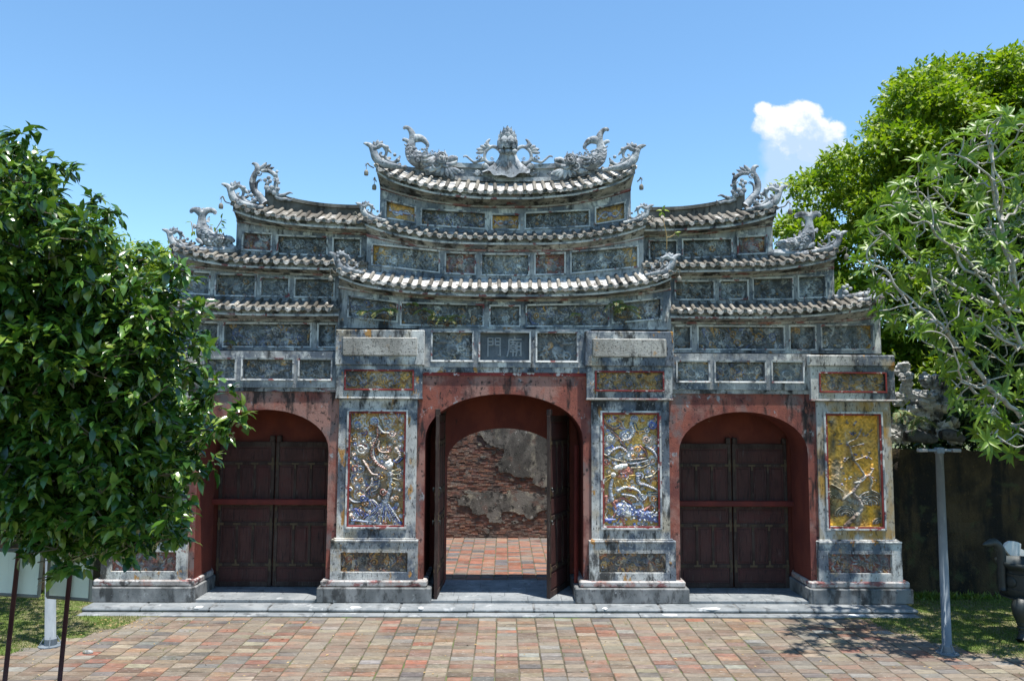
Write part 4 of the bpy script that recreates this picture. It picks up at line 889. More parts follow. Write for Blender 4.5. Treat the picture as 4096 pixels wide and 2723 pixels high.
def relief_left(qd, Y, ob):
    s = Relief(95, 155, 690, 1430, 170, (.40, .24, .07), 3, .15)
    s.fill(170, (GR, (.30, .33, .40), (.46, .45, .43), BL, RB, ORG, OCR, ORG, OCR, (.5, .5, .48), PK, ORG, (.5, .48, .44)), 20, 46, ('fan', 'fan', 'tuft', 'tuft', 'spiral'))
    for k in range(46): s.disc(s.r.uniform(100, 680), s.r.uniform(1200, 1425), s.r.uniform(12, 28), [(.5, .54, .62), BL, LB, WH][s.r.integers(4)], .5)
    for x, y, r, cs in ((165, 275, 78, (OCR, BL)), (150, 440, 66, (RB, ORG)), (140, 505, 52, (ORG, BL)), (220, 560, 86, (RB, ORG)), (235, 470, 60, (OCR, GR)), (125, 630, 44, (ORG, PK)), (150, 800, 76, (RB, BL)), (185, 850, 60, (OCR, ORG)), (165, 905, 80, (BL, ORG)),
                        (150, 950, 44, (GR, PK)), (205, 1085, 76, (RB, OCR)), (240, 1000, 44, (PK, OCR)), (110, 1315, 54, (ORG, PK)), (505, 245, 76, (OCR, GR)), (550, 395, 64, (RB, BL)), (640, 380, 40, (PK, BL)), (650, 440, 44, (BL, WH)), (350, 250, 60, (BL, GR)), (640, 530, 40, (OCR, LB))): s.fan(x, y, r, cs)
    for x, y, r, c in ((215, 565, 56, WH), (555, 385, 40, PK), (465, 1055, 42, RB), (250, 1128, 42, BL), (265, 1185, 36, ORG), (175, 295, 36, LB), (340, 255, 36, LB), (440, 640, 34, WH), (490, 650, 30, PK)): s.spiral(x, y, r, c)
    for p, r0, r1, c in (([(385, 280), (390, 420), (350, 520), (330, 640), (400, 740), (480, 790)], 16, 40, RB), ([(410, 480), (400, 560), (440, 600), (520, 600)], 22, 14, PK), ([(400, 300), (450, 370), (520, 380)], 30, 18, WH), ([(350, 520), (350, 640), (380, 700)], 18, 24, WH),
                        ([(240, 700), (290, 780), (340, 850), (400, 860)], 24, 20, PK), ([(340, 900), (330, 980), (280, 1040)], 30, 20, (.45, .36, .33)), ([(420, 930), (400, 1020), (330, 1060)], 18, 14, GR), ([(80, 1120), (140, 1170), (220, 1170)], 22, 18, GR),
                        ([(600, 560), (640, 640), (600, 700)], 34, 26, GR), ([(580, 700), (620, 720), (670, 670)], 20, 12, BL)): (s.body(p, r0 * .52, r1 * .52, c if c != GR else (.24, .23, .22), (.46, .44, .41)) if len(p) > 3 or r0 > 28 else (s.stroke(p, r0 * 1.25, r1 * 1.25, DK, .2, base=.2), s.stroke(p, r0 * .5, r1 * .45, c, .6, base=.32)))
    s.disc(470, 800, 95, (.24, .20, .16), .6, ry=75, base=.3); s.disc(520, 745, 50, WH, .75, ry=44, base=.45, rot=.6); s.disc(540, 860, 40, GR, .6, base=.5); s.disc(500, 800, 16, DK, .5, base=.75)
    for a, b in (((560, 820), (645, 785)), ((570, 858), (655, 848)), ((570, 900), (645, 922)), ((560, 940), (615, 972)), ((440, 930), (500, 900))): s.stroke([a, b], 10, 3, (.46, .40, .26), .6, base=.3)
    s.stroke([(552, 900), (545, 1000), (515, 1100), (480, 1190)], 13, 34, LB, .6, base=.35)
    for a, b, c in (((470, 1190), (300, 1360), LB), ((480, 1190), (440, 1400), WH), ((500, 1200), (600, 1390), LB), ((330, 1150), (390, 1230), WH), ((180, 1250), (260, 1330), BL), ((150, 1380), (330, 1400), LB)): [s.stroke([(a[0] + o_, a[1]), (b[0] + o_ * 2.2, b[1])], 12, 6, c if k_ % 2 else (.10, .15, .38), .5, base=.3) for k_, o_ in enumerate((-24, -8, 8, 24))]
    for x, y in ((435, 1270), (565, 1140), (420, 1130), (320, 1290)): s.disc(x, y, 22, (.42, .36, .32), .5, ry=32, base=.4)
    s.shards(15, .4, (ORG, OCR, ORG, WH, RB, (.42, .40, .36), ORG, (.30, .28, .24))); s.dirt(.15); s.build('relief_panel', qd, Y, .075, 'relief_bright', ob, 'mosaic relief of a diving dragon among scalloped clouds above blue waves')
def relief_right(qd, Y, ob):
    s = Relief(95, 185, 690, 1440, 170, (.56, .35, .07), 8, .08)
    s.fill(130, (GR, (.30, .33, .40), (.46, .45, .43), BL, ORG, OCR, RB, OCR, (.48, .46, .42)), 20, 46, ('fan', 'fan', 'tuft', 'tuft', 'spiral'))
    for k in range(40): s.disc(s.r.uniform(100, 680), s.r.uniform(1330, 1438), s.r.uniform(10, 24), [(.42, .34, .18), LB, WH, BL, GR][s.r.integers(5)], .5)
    for x, y, r, cs in ((170, 460, 74, (BL, WH, OCR)), (150, 590, 56, (BL, WH)), (130, 520, 52, (RB, WH)), (340, 435, 80, (LB, WH)), (640, 300, 60, (BL, LB)), (440, 235, 52, (BL, LB)), (600, 470, 80, (PK, WH)), (640, 700, 56, (WH, ORG)), (640, 820, 60, (WH, ORG)), (370, 650, 70, (WH, LB)), (270, 670, 52, (LB, GR)), (640, 1140, 50, (WH, ORG)), (120, 730, 48, (WH, RB)), (470, 580, 60, (OCR, PK)), (650, 1220, 44, (PK, WH))): s.fan(x, y, r, cs)
    for x, y, r, c in ((640, 305, 46, BL), (340, 430, 54, LB), (575, 355, 34, LB), (570, 465, 40, PK), (120, 725, 38, RB), (520, 1115, 42, LB), (645, 1130, 34, ORG), (375, 1020, 36, RB), (470, 575, 34, ORG), (160, 450, 40, WH)): s.spiral(x, y, r, c)
    for p, r0, r1, c in (([(80, 180), (130, 290), (220, 340), (300, 290), (240, 240)], 14, 22, ORG), ([(85, 230), (140, 330), (230, 355)], 12, 12, RB), ([(440, 300), (470, 370), (560, 360), (640, 320)], 22, 16, OCR), ([(400, 290), (420, 380), (380, 460), (300, 480)], 40, 28, LB), ([(180, 370), (260, 450), (310, 520), (350, 600)], 16, 18, RB),
                        ([(140, 650), (200, 590), (280, 560), (350, 610)], 28, 32, (.16, .20, .28)), ([(570, 550), (650, 610), (690, 690)], 34, 30, (.14, .19, .28)), ([(100, 640), (200, 690), (330, 720)], 20, 24, WH), ([(390, 700), (480, 690), (570, 680)], 22, 12, (.30, .24, .20)), ([(390, 745), (500, 730), (590, 700)], 24, 14, LB), ([(400, 790), (520, 780), (600, 745)], 20, 14, WH), ([(500, 540), (560, 600), (580, 660)], 16, 10, RB),
                        ([(470, 860), (480, 960), (560, 985), (640, 1020), (710, 1050)], 46, 18, (.15, .20, .29)), ([(560, 900), (640, 870), (700, 800)], 24, 14, (.45, .38, .22)), ([(590, 1080), (650, 1075), (700, 1070)], 16, 14, WH), ([(250, 1050), (340, 1010), (460, 1040), (500, 1090)], 36, 26, LB), ([(300, 1090), (420, 1110), (470, 1160)], 30, 18, LB)): (s.body(p, r0 * .52, r1 * .52, c, (.40, .38, .34)) if r0 > 27 else (s.stroke(p, r0 * 1.25, r1 * 1.25, DK, .2, base=.2), s.stroke(p, r0 * .5, r1 * .45, c if c != WH else (.36, .30, .20), .6, base=.32, rim=(.45, .43, .4))))
    s.disc(340, 835, 88, RB, .6, ry=62, base=.3); s.disc(280, 778, 86, WH, .75, ry=32, base=.45, rot=-.25); s.disc(200, 872, 30, WH, .8, base=.55); s.disc(300, 888, 70, (.30, .13, .08), .6, ry=22, base=.4); s.disc(285, 858, 14, DK, .5, base=.85)
    for a, b in (((200, 940), (230, 1030)), ((250, 940), (270, 990)), ((290, 930), (310, 980)), ((330, 915), (370, 950)), ((380, 880), (450, 870)), ((380, 910), (430, 930)), ((170, 900), (100, 960)), ((160, 880), (95, 900))): s.stroke([a, b], 10, 3, (.40, .29, .10), .6, base=.3)
    s.stroke([(185, 930), (165, 1040), (180, 1150)], 18, 26, LB, .8, base=.4)
    s.disc(320, 1260, 130, (.15, .20, .42), .7, ry=80, base=.3, rot=.2); s.disc(560, 1320, 130, (.13, .18, .40), .65, ry=62, base=.3, rot=.35); [s.disc(320 + s.r.normal() * 62, 1258 + s.r.normal() * 34, s.r.uniform(9, 17), (WH, (.16, .21, .42), (.34, .38, .46))[k % 3], .3, base=.85) for k in range(46)]; [s.disc(560 + s.r.normal() * 66, 1320 + s.r.normal() * 28, s.r.uniform(9, 16), (WH, (.13, .18, .40), (.3, .35, .45))[k % 3], .3, base=.8) for k in range(40)]; s.disc(355, 1300, 46, WH, .6, base=.6); s.disc(300, 1220, 60, WH, .5, ry=30, base=.55)
    for p, c in (([(230, 1170), (300, 1130), (400, 1190)], RB), ([(200, 1190), (230, 1270), (200, 1340)], RB), ([(120, 1120), (110, 1240)], RB), ([(540, 1270), (600, 1220)], RB), ([(290, 1360), (320, 1430)], RB), ([(420, 1210), (510, 1200), (530, 1270)], LB), ([(120, 1380), (220, 1370)], BL), ([(600, 1360), (690, 1400)], BL)): s.stroke(p, 22, 10, c, .6, base=.3)
    s.shards(15, .35, (OCR, OCR, ORG, WH, RB, ORG, (.42, .40, .36))); s.dirt(.10); s.build('relief_panel', qd, Y, .075, 'relief_bright', ob, 'mosaic relief of a dragon and a leaping blue fish on yellow ground')
def relief_tree(qd, Y, ob, flip=False):
    s = Relief(150, 185, 705, 1430, 150, (.78, .42, .055), 5, .10)
    st = (.34, .33, .31)
    for cx, cy, n, r in ((330, 1310, 5, 30), (610, 1180, 6, 34), (210, 1110, 4, 26), (690, 1400, 3, 30), (520, 1180, 4, 30)):
        for k in range(n):
            q = r * (k + 1) * .75; s.stroke([(cx + q * math.cos(a), cy - q * .9 * math.sin(a)) for a in np.linspace(-.2, 3.2, 9)], 9, 9, (.30, .28, .25) if k % 2 else (.16, .15, .13), .45, base=.15)
    for p, r0, r1, c in (([(330, 1425), (420, 1330), (500, 1230), (470, 1130), (420, 1060), (470, 960), (530, 880), (600, 860)], 44, 18, (.22, .15, .13)), ([(440, 945), (510, 920), (550, 870)], 18, 30, (.50, .50, .48)), ([(540, 850), (480, 750), (430, 680), (400, 560), (380, 490), (470, 440), (530, 330)], 14, 4, st), ([(440, 690), (520, 660), (570, 640)], 8, 4, st), ([(400, 540), (470, 520), (550, 500)], 7, 4, st),
                        ([(590, 860), (620, 930), (600, 1010), (660, 1050)], 18, 10, st), ([(600, 850), (640, 780)], 8, 4, st), ([(200, 970), (250, 1000), (310, 1040)], 20, 8, (.42, .42, .40)), ([(430, 700), (380, 660), (330, 710)], 7, 4, st), ([(400, 1050), (330, 1110), (300, 1140)], 12, 14, st)): s.stroke(p, r0 * .62, r1 * .62, c, .8, base=.25, bands=14)
    for k in range(46):
        cx, cy = ((470, 270), (440, 380), (570, 410), (380, 510), (440, 640), (360, 690), (400, 890), (330, 1130), (560, 640), (530, 510), (640, 790), (600, 850), (330, 930))[k % 13]
        s.disc(cx + s.r.normal() * 18, cy + s.r.normal() * 16, s.r.uniform(7, 14), [(.45, .44, .42), (.12, .14, .34), (.26, .24, .20)][k % 3], .5)
    s.fill(26, (st, (.2, .19, .16), (.36, .25, .08)), 12, 26, ('leaf', 'tuft'))
    for k in range(26):
        big = k < 16; cx, cy = (s.r.uniform(150, 420), s.r.uniform(220, 1300)) if big else (s.r.uniform(200, 700), s.r.uniform(950, 1420))
        m_ = np.clip(1.15 - np.hypot((s.X - cx) / s.r.uniform(40, 95), (s.Y - cy) / s.r.uniform(70, 190)), 0, 1)[..., None] * s.r.uniform(.5, .95)
        s.C = s.C * (1 - m_) + np.array(((.10, .095, .07), (.20, .17, .10), (.34, .33, .30))[k % 3]) * m_
    s.shards(22, .14, ((.12, .11, .08), (.36, .22, .05), (.3, .3, .28)))
    if flip: qd = [qd[1], qd[0], qd[3], qd[2]]
    s.build('relief_panel', qd, Y, .08, 'relief_gold', ob, 'yellow relief panel of a blossoming tree over curling rocks')

pillar(-1, (282, 730), (299, 716), (337, 678), (347, 657), (397, 610), (329, 672), (322, 679), relief_left, False)
pillar(1, (282, 730), (299, 716), (337, 678), (347, 657), (397, 610), (329, 672), (322, 679), relief_right, False)
pillar(-1, (1212, 1612), (1222, 1600), (1240, 1571), (1248, 1546), (1290, 1498), (1229, 1567), (1222, 1572), lambda q, y, o: relief_tree(q, y, o, True), True)
pillar(1, (1212, 1612), (1222, 1600), (1240, 1571), (1248, 1546), (1290, 1498), (1229, 1567), (1222, 1572), relief_tree, True)
# returns of the plinths along the passages
for x0, x1 in ((-hwc - .75, -hwc), (hwc, hwc + .75), (-SA + SHW, -SA + SHW + .7), (SA - SHW - .7, SA - SHW), (-SA - SHW - .6, -SA - SHW), (SA + SHW, SA + SHW + .6)):
    m = MB(); sgn = 1 if (x0 in (-hwc - .75, -SA - SHW - .6, SA - SHW - .7)) else -1
    e0, e1 = (x0, x1 + .10) if sgn > 0 else (x0 - .10, x1)
    m.box(e0, e1, .015, 1.14, 0, .30, .015); o = m.build('plinth', 'slate_dark', GATE)
    m = MB(); e0, e1 = (x0, x1 + .055) if sgn > 0 else (x0 - .055, x1)
    m.box(e0, e1, .055, 1.14, .302, .42, .02); m.build('moulding', 'moulding_worn', GATE)
# ------------------------------------------------------------------ ridge ornaments
class Orn:
    """strokes given in the pixels of an enlarged view (origin ox, oy, scale sc), laid at depth Y"""
    def __init__(s, ox, oy, sc, Y, flip=False, fx=0): s.ox, s.oy, s.sc, s.Y, s.flip, s.fx = ox, oy, sc, Y, flip, fx; s.m = MB(); s.k = ppm(Y) * sc
    def pt(s, x, y, dy=0):
        X, Yp = s.ox + x / s.sc, s.oy + y / s.sc
        if s.flip: X = 2 * 2019 - X + s.fx
        p = P(X, Yp, s.Y); return (p.x, p.y + dy, p.z)
    def tube(s, pts, r, flat=.8, dy=0, n=5, seg=9): s.m.tube([s.pt(q[0], q[1], dy) for q in pts], [q / s.k for q in r], seg, flat, n)
    def ball(s, x, y, r, ry=None, dy=0, depth=.8):
        r /= s.k; ry = (ry / s.k) if ry else r; s.m.ball(s.pt(x, y, dy), r, r * depth, ry, 10, 7)
    def ring(s, x, y, r, w, dy=0): s.tube([(x + r*math.cos(a), y + r*math.sin(a)) for a in np.linspace(0, 6.283, 13)], [w]*13, .9, dy, 1, 6)
    def volute(s, x, y, r, dy=0, d=1, ph=0):
        s.tube([(x + r*(1-.75*t)*math.cos(ph + d*t*8), y + r*(1-.75*t)*math.sin(ph + d*t*8)) for t in np.linspace(0, 1, 12)], [r*.22]*8 + [r*.16]*4, .9, dy, 1, 6); s.ball(x, y, r*.28, dy=dy)
    def spike(s, x, y, x1, y1, w, dy=0): s.tube([(x, y), ((x+x1)/2, (y+y1)/2), (x1, y1)], [w, w*.75, w*.12], .6, dy, 3, 7)
    def petal(s, x, y, x1, y1, w, dy=0): s.tube([(x, y), (x + (x1-x)*.35, y + (y1-y)*.35), (x + (x1-x)*.75, y + (y1-y)*.75), (x1, y1)], [w*.5, w, w*.85, w*.2], .55, dy, 3, 8)
    def done(s, name, parent, label=None, mat='stone'): return s.m.build(name, mat, parent, True, label)

def corner_curl(xpix, ypix, scale, Y, side, parent, lean=0):
    """upswept eave-corner scroll; (xpix, ypix) is the photo pixel of the hip corner"""
    o = Orn(0, 0, 1, Y); u = 25.5 * scale / 100.0; sg = side
    def q(pts): return [(xpix + sg * (px - 200) * u, ypix + (py - 1400) * u) for px, py in pts]
    def tb(pts, r, flat=.8, dy=0): o.tube(q(pts), [w * u for w in r], flat, dy)
    tb([(640, 1455), (450, 1438), (330, 1410), (240, 1330), (205, 1240), (170, 1175), (115, 1148), (78, 1142)], [22, 34, 50, 56, 48, 36, 24, 8], .7)
    tb([(560, 1440), (400, 1415), (300, 1370)], [26, 40, 40], .9)
    for a, b, w in (((235, 1190), (205, 1118), 24), ((250, 1185), (262, 1098), 26), ((265, 1190), (325, 1112), 26), ((240, 1215), (320, 1160), 24)):
        p = q([a, b]); o.petal(*p[0], *p[1], w * u)
    p = q([(225, 1205)])[0]; o.ball(*p, 26*u, dy=-.03)
    tb([(235, 1200), (300, 1165), (365, 1195), (405, 1235), (438, 1270)], [22, 26, 24, 20, 6], .8)
    p = q([(380, 1195)])[0]; o.ball(*p, 28*u, dy=-.01)
    tb([(345, 1190), (372, 1250), (352, 1312), (305, 1305), (292, 1270), (318, 1262)], [22, 20, 18, 18, 16, 12], .8)
    tb([(350, 1305), (385, 1360), (450, 1392), (515, 1362), (548, 1305)], [26, 26, 24, 22, 10], .8)
    p = q([(480, 1290), (520, 1360)]); o.ball(*p[0], 24*u); o.ball(*p[1], 30*u)
    return o.done('corner_scroll', parent)
for key, scl, sides in (('top', 1.22, None), ('mid', .86, None), ('main', 1.0, None), ('wa', 1.18, 1), ('wb', 1.0, 1), ('wc', 1.05, 1)):
    for s in (-1, 1):
        ro = ROOFS[key][1] if sides is None else ROOFS[key, s][1]
        zc, xe = (ROOFS[key][2], ROOFS[key][4]) if sides is None else (ROOFS[key, s][2], ROOFS[key, s][4])
        Yc = TIERS[key][0] + .10
        # pixel of the eave corner
        tabx, taby = EAVES[key][-1]
        xp = 2019 + s * tabx; yp = taby + (4 if s > 0 else -4) - 2
        corner_curl(xp, yp, scl, Yc, -s, ro)

# wing top roofs: curved ridge and the tall plume scroll
for s in (-1, 1):
    ro = ROOFS['wa', s][1]; Yr = 1.12
    tab = [(560, 829), (640, 828), (720, 823), (800, 812), (860, 799), (900, 784), (935, 764), (955, 748)]
    up = catmull([(p.x, p.z) for p in (PI(o, y, Yr) for o, y in tab)], 5)
    for (dz0, dz1, y0, y1, mt, nm) in ((-.075, 0, Yr - .11, Yr + .11, 'ridge_dark', 'ridge_coping'), (-.42, -.077, Yr - .07, Yr + .07, 'ridge_dark', 'ridge')):
        m = MB(); vs = []; fs = []
        for x, z in up:
            vs += [(s*x, y0, z+dz0), (s*x, y0, z+dz1), (s*x, y1, z+dz1), (s*x, y1, z+dz0)]
        for i in range(len(up)-1):
            for k in range(4): fs.append((i*4+k, i*4+(k+1) % 4, (i+1)*4+(k+1) % 4, (i+1)*4+k))
        fs += [(0, 1, 2, 3), tuple(len(vs)-4+k for k in range(4))]
        m.add(vs, fs); m.build(nm, mt, ro)
    o = Orn(640, 620 + (0 if s < 0 else 10), 3.92, 1.02, s > 0, 4)
    o.tube([(1640, 760), (1560, 660), (1480, 560), (1450, 440), (1475, 330), (1525, 240), (1515, 165), (1470, 138), (1438, 142)], [70, 66, 58, 54, 48, 46, 40, 26, 8], .75)
    for a in ((1580, 240, 1672, 118, 34), (1600, 240, 1742, 150, 30), (1610, 255, 1792, 196, 30), (1560, 250, 1610, 160, 28)): o.petal(*a)
    o.tube([(1590, 250), (1700, 250), (1785, 300), (1828, 380), (1815, 470), (1825, 560), (1800, 620)], [30, 34, 36, 36, 38, 40, 40], .7)
    for x, y, r in ((1840, 268, 26), (1825, 320, 30), (1870, 445, 26), (1860, 540, 30), (1710, 365, 34), (1655, 400, 34), (1690, 455, 36), (1730, 420, 36), (1680, 520, 46), (1720, 570, 48), (1760, 520, 44), (1790, 600, 40)): o.ball(x, y, r, depth=.5, dy=-.03)
    o.volute(1562, 300, 46, -.06); o.volute(1582, 392, 26, -.02); o.volute(1805, 400, 34, -.05, -1)
    o.tube([(1520, 560), (1525, 450), (1570, 400)], [16, 20, 18], .9, -.03)
    o.tube([(1790, 610), (1880, 635), (1960, 620), (2030, 592), (2084, 606)], [34, 30, 24, 18, 6], .7)
    o.tube([(1800, 650), (1890, 690), (1970, 690), (2040, 712), (2106, 672)], [34, 30, 24, 20, 6], .7)
    for x, y, r in ((1400, 580, 30), (1360, 590, 24), (1440, 640, 30), (1390, 640, 26), (1460, 700, 30)): o.ball(x, y, r, dy=-.02)
    o.done('plume_scroll', ro)
# fish on the wing middle roofs
for s in (-1, 1):
    ro = ROOFS['wb', s][1]
    o = Orn(640, 620 + (0 if s < 0 else 16), 3.92, .78, s > 0, 6)
    o.tube([(1120, 1385), (1050, 1360), (960, 1350), (860, 1345), (760, 1310), (690, 1230), (660, 1130), (655, 1040), (660, 960), (662, 900)], [52, 84, 112, 118, 128, 122, 92, 68, 60, 66], .62, n=6, seg=14)
    o.tube([(650, 930), (600, 880), (545, 856), (497, 872), (490, 905)], [60, 56, 46, 36, 26], .45); o.tube([(675, 930), (720, 880), (785, 866), (850, 886), (866, 925)], [60, 56, 46, 38, 28], .45)
    for x, y in ((600, 820), (650, 842), (685, 826), (545, 828), (780, 836)): o.petal(660, 900, x, y, 26)
    for x, y, x1, y1, w in ((800, 1200, 800, 1110, 34), (870, 1240, 905, 1170, 30), (980, 1280, 1000, 1215, 28), (1030, 1300, 1050, 1250, 24), (750, 1050, 775, 960, 30), (560, 1140, 520, 1080, 40), (720, 1110, 780, 1130, 30)): o.spike(x, y, x1, y1, w)
    o.ring(972, 1335, 66, 14, -.16); o.ring(972, 1335, 44, 10, -.18); o.ball(972, 1335, 30, dy=-.19)
    o.tube([(1010, 1330), (1090, 1310), (1150, 1345), (1178, 1360)], [38, 44, 38, 26], .8, -.04); o.tube([(1000, 1420), (1080, 1440), (1160, 1420)], [30, 32, 22], .8, -.04)
    for a in ((880, 1390, 930, 1450, 26), (930, 1390, 1000, 1455, 26), (790, 1380, 850, 1445, 30), (600, 1330, 700, 1410, 34)): o.petal(*a, dy=-.12)
    for k in range(34):                       # scales
        t = random.random(); x = 880 - 230 * t + random.uniform(-70, 70); y = 1330 - 200 * t * t + random.uniform(-70, 60); o.ball(x, y, 26, 22, -.15 + .05 * t, .3)
    o.done('fish_ornament', ro)
    m = MB(); a = PI(1330, 986, .72); b = PI(1075, 1006, .72)
    m.tube([(s*b.x, .72, b.z + .0), (s*(a.x+b.x)/2, .72, b.z - .02), (s*a.x, .72, a.z)], [.09, .09, .07], 8, .9, 4); m.build('ridge', 'stone', ro)
# small lions / blossoms on the lower wing ends
for s in (-1, 1):
    ro = ROOFS['wc', s][1]; o = Orn(2500, 600, 2.1445, .62)
    def mx(x): return x if s > 0 else (2*2019 - (2500 + x/2.1445) - 2500) * 2.1445
    for x, y, r in ((1850, 1215, 26), (1875, 1180, 20), (1905, 1165, 18), (1840, 1235, 28), (1890, 1225, 30), (1935, 1190, 18)): o.ball(mx(x), y, r)
    o.tube([(mx(1790), 1265), (mx(1950), 1255), (mx(2080), 1235), (mx(2180), 1205)], [26, 26, 28, 26], .9)
    o.done('ridge', ro)

# top roof: ridge band, two dragon fish, the lotus finial
ro = ROOFS['top'][1]; YT = 1.0
def bandx(o0, o1, ya, yb, Y, th, mat, nm):
    for s in (-1, 1):
        m = MB(); vs = []; n = 8
        for k in range(n + 1):
            o = o0 + (o1 - o0) * k / n; d = 7 * (o / 400.0) ** 2 * 3
            p1, p0 = PI(o, ya - d, Y), PI(o, yb - d, Y)
            vs += [(s*p0.x, Y, p0.z), (s*p1.x, Y, p1.z), (s*p1.x, Y + th, p1.z), (s*p0.x, Y + th, p0.z)]
        fs = [(i*4+k, i*4+(k+1) % 4, (i+1)*4+(k+1) % 4, (i+1)*4+k) for i in range(n) for k in range(4)] + [(0, 1, 2, 3), tuple(4*n + k for k in range(4))]
        m.add(vs, fs); m.build(nm, mat, ro)
bandx(0, 330, 657, 675, .98, .34, 'stone', 'ridge_coping'); bandx(0, 330, 675.5, 710, 1.02, .26, 'plaster_blue', 'ridge'); bandx(0, 260, 710.5, 726, .96, .38, 'stone', 'ridge_coping')
bandx(255, 500, 690, 716, 1.0, .3, 'stone', 'ridge')
for s in (-1, 1):
    o = Orn(1820, 500, 5.6, .99, s > 0, 0); o.ball(505, 1085, 62, dy=-.01, depth=.6)
    for a in range(8): o.ball(505 + 48*math.cos(a*.785), 1085 + 48*math.sin(a*.785), 22, dy=-.03, depth=.6)
    o.petal(560, 1090, 620, 1130, 22); o.petal(450, 1090, 390, 1070, 20); o.done('rosette', ro)
    o = Orn(1580, 480 + (0 if s < 0 else 7), 5.2267, .93, s > 0, 10)
    o.tube([(1180, 930), (1080, 900), (980, 890), (860, 900), (740, 895), (620, 880), (500, 840), (400, 770), (340, 670), (330, 570), (350, 470), (365, 370)], [60, 130, 165, 160, 150, 160, 175, 168, 140, 108, 84, 72], .6, n=6, seg=14)
    o.tube([(365, 400), (365, 310), (330, 230), (275, 170), (215, 158), (182, 185)], [76, 74, 58, 46, 42, 32], .5); o.tube([(400, 400), (480, 380), (570, 400), (640, 460), (678, 520), (674, 570)], [84, 92, 74, 54, 42, 36], .5)
    o.tube([(300, 470), (240, 430), (190, 410), (165, 432)], [50, 46, 38, 28], .55)
    for a in ((450, 720, 458, 585, 34), (520, 740, 520, 610, 36), (600, 750, 610, 650, 34), (690, 750, 672, 625, 30), (740, 760, 730, 670, 30), (950, 760, 915, 610, 36), (1060, 770, 1036, 620, 32), (860, 770, 850, 660, 34), (1010, 740, 1000, 690, 30)): o.spike(*a)
    o.volute(785, 680, 46, -.06); o.ball(860, 780, 40, dy=-.18); o.ball(1080, 800, 40, dy=-.16); o.ball(930, 745, 44, dy=-.14); o.ball(1010, 750, 44, dy=-.14)
    o.ring(992, 862, 112, 20, -.24); o.ring(992, 862, 74, 14, -.27); o.ball(992, 862, 40, dy=-.28)
    o.tube([(1100, 880), (1180, 830), (1250, 815)], [70, 88, 72], .75, -.02); o.ball(1262, 815, 62, dy=-.03)
    o.tube([(1080, 960), (1180, 950), (1260, 910), (1308, 865)], [50, 56, 40, 12], .7, -.06); o.tube([(900, 960), (1000, 1000), (1080, 1030), (1140, 1035)], [34, 34, 26, 10], .7, -.2)
    o.volute(880, 990, 110, -.22); o.volute(510, 900, 92, -.24, -1)
    o.tube([(540, 840), (640, 850), (740, 820), (830, 800)], [26, 34, 30, 14], .7, -.24); o.tube([(570, 900), (660, 920), (760, 900)], [24, 28, 14], .7, -.24); o.tube([(600, 980), (680, 1010), (740, 980)], [24, 26, 12], .7, -.22)
    for x, y in ((870, 1170), (985, 1212), (1120, 1244), (1235, 1236), (1315, 1190), (1395, 1150), (720, 1130), (620, 1090)): o.petal(1040 + (x - 1040) * .35, 1060, x, y, 44, -.20)
    o.volute(1415, 1110, 48, -.12)
    for k in range(5): o.tube([(215 + 14*k, 560 + 78*k), (260 + 12*k, 590 + 74*k), (310 + 10*k, 570 + 72*k)], [14, 20, 12], .8, -.16)
    for k in range(40): o.ball(random.uniform(350, 700), random.uniform(640, 900), 28, 24, -.20, .3)
    o.done('dragon_fish', ro)
# lotus finial
o = Orn(1820, 500, 5.6, .95); k_ = 1 / o.k
for ring_, (n, y, hw, pw, ph, zdn) in enumerate(((8, 465, 178, 100, 118, 0), (8, 385, 192, 92, 120, 0), (7, 295, 160, 90, 115, 0), (6, 205, 112, 78, 110, 0), (5, 130, 58, 60, 92, 0))):
    for j in range(n):
        a = 2 * math.pi * (j + .5 * (ring_ % 2)) / n + (-math.pi / 2)
        c = o.pt(1175 + hw * math.cos(a), y + .0, math.sin(a) * hw * k_ * .9)
        rot = Matrix.Rotation(a + math.pi/2, 3, 'Z') @ Matrix.Rotation(rad(-10 if ring_ < 2 else 14), 3, 'X')
        pv = []; pf = []; prof = [(-1, .50), (-.55, .92), (0, 1.0), (.45, .78), (.8, .36), (1.08, .03)]
        for z_, w_ in prof:
            out_ = -30 * k_ * (1 - z_ * z_ * .6) - (16 * k_ if z_ > .9 else 0)
            for u_, d_ in ((-1, .35), (-.5, -.35), (0, -.62), (.5, -.35), (1, .35), (0, .8)):
                v_ = rot @ Vector((pw * k_ * w_ * u_, out_ + 30 * k_ * w_ * d_, ph * k_ * z_)); pv.append((c[0] + v_.x, c[1] + v_.y, c[2] + v_.z))
        for i_ in range(len(prof) - 1):
            for q_ in range(6): pf.append((i_*6+q_, i_*6+(q_+1) % 6, (i_+1)*6+(q_+1) % 6, (i_+1)*6+q_))
        o.m.add(pv, pf)
o.m.ball(o.pt(1175, 330), 150*k_, 140*k_, 240*k_, 12, 9); o.m.ball(o.pt(1165, 105), 45*k_, 45*k_, 60*k_)
bud = o.m.build('lotus_bud', 'stone', ro)
o = Orn(1820, 500, 5.6, .95)
vs = []; fs = []; NT, NA = 14, 48
for i in range(NT + 1):
    t = i / NT
    for j in range(NA):
        a = 2*math.pi*j/NA - math.pi/2; sx = math.cos(a)
        hw = 185 + 385 * t**2.5; hem = (650 - 190 * abs(sx)**1.4)
        wob = 1 + .07 * t * math.cos(a * 9)
        y = 570 + hem * t + 30 * t**3 * math.cos(a * 9)
        p = o.pt(1185 + hw * sx * wob, y, math.sin(a) * (120 + 70 * t**2) * k_ * wob); vs.append(p)
for i in range(NT):
    for j in range(NA): fs.append((i*NA+j, i*NA+(j+1) % NA, (i+1)*NA+(j+1) % NA, (i+1)*NA+j))
fs.append(tuple(range(NA)))
o.m.add(vs, fs)
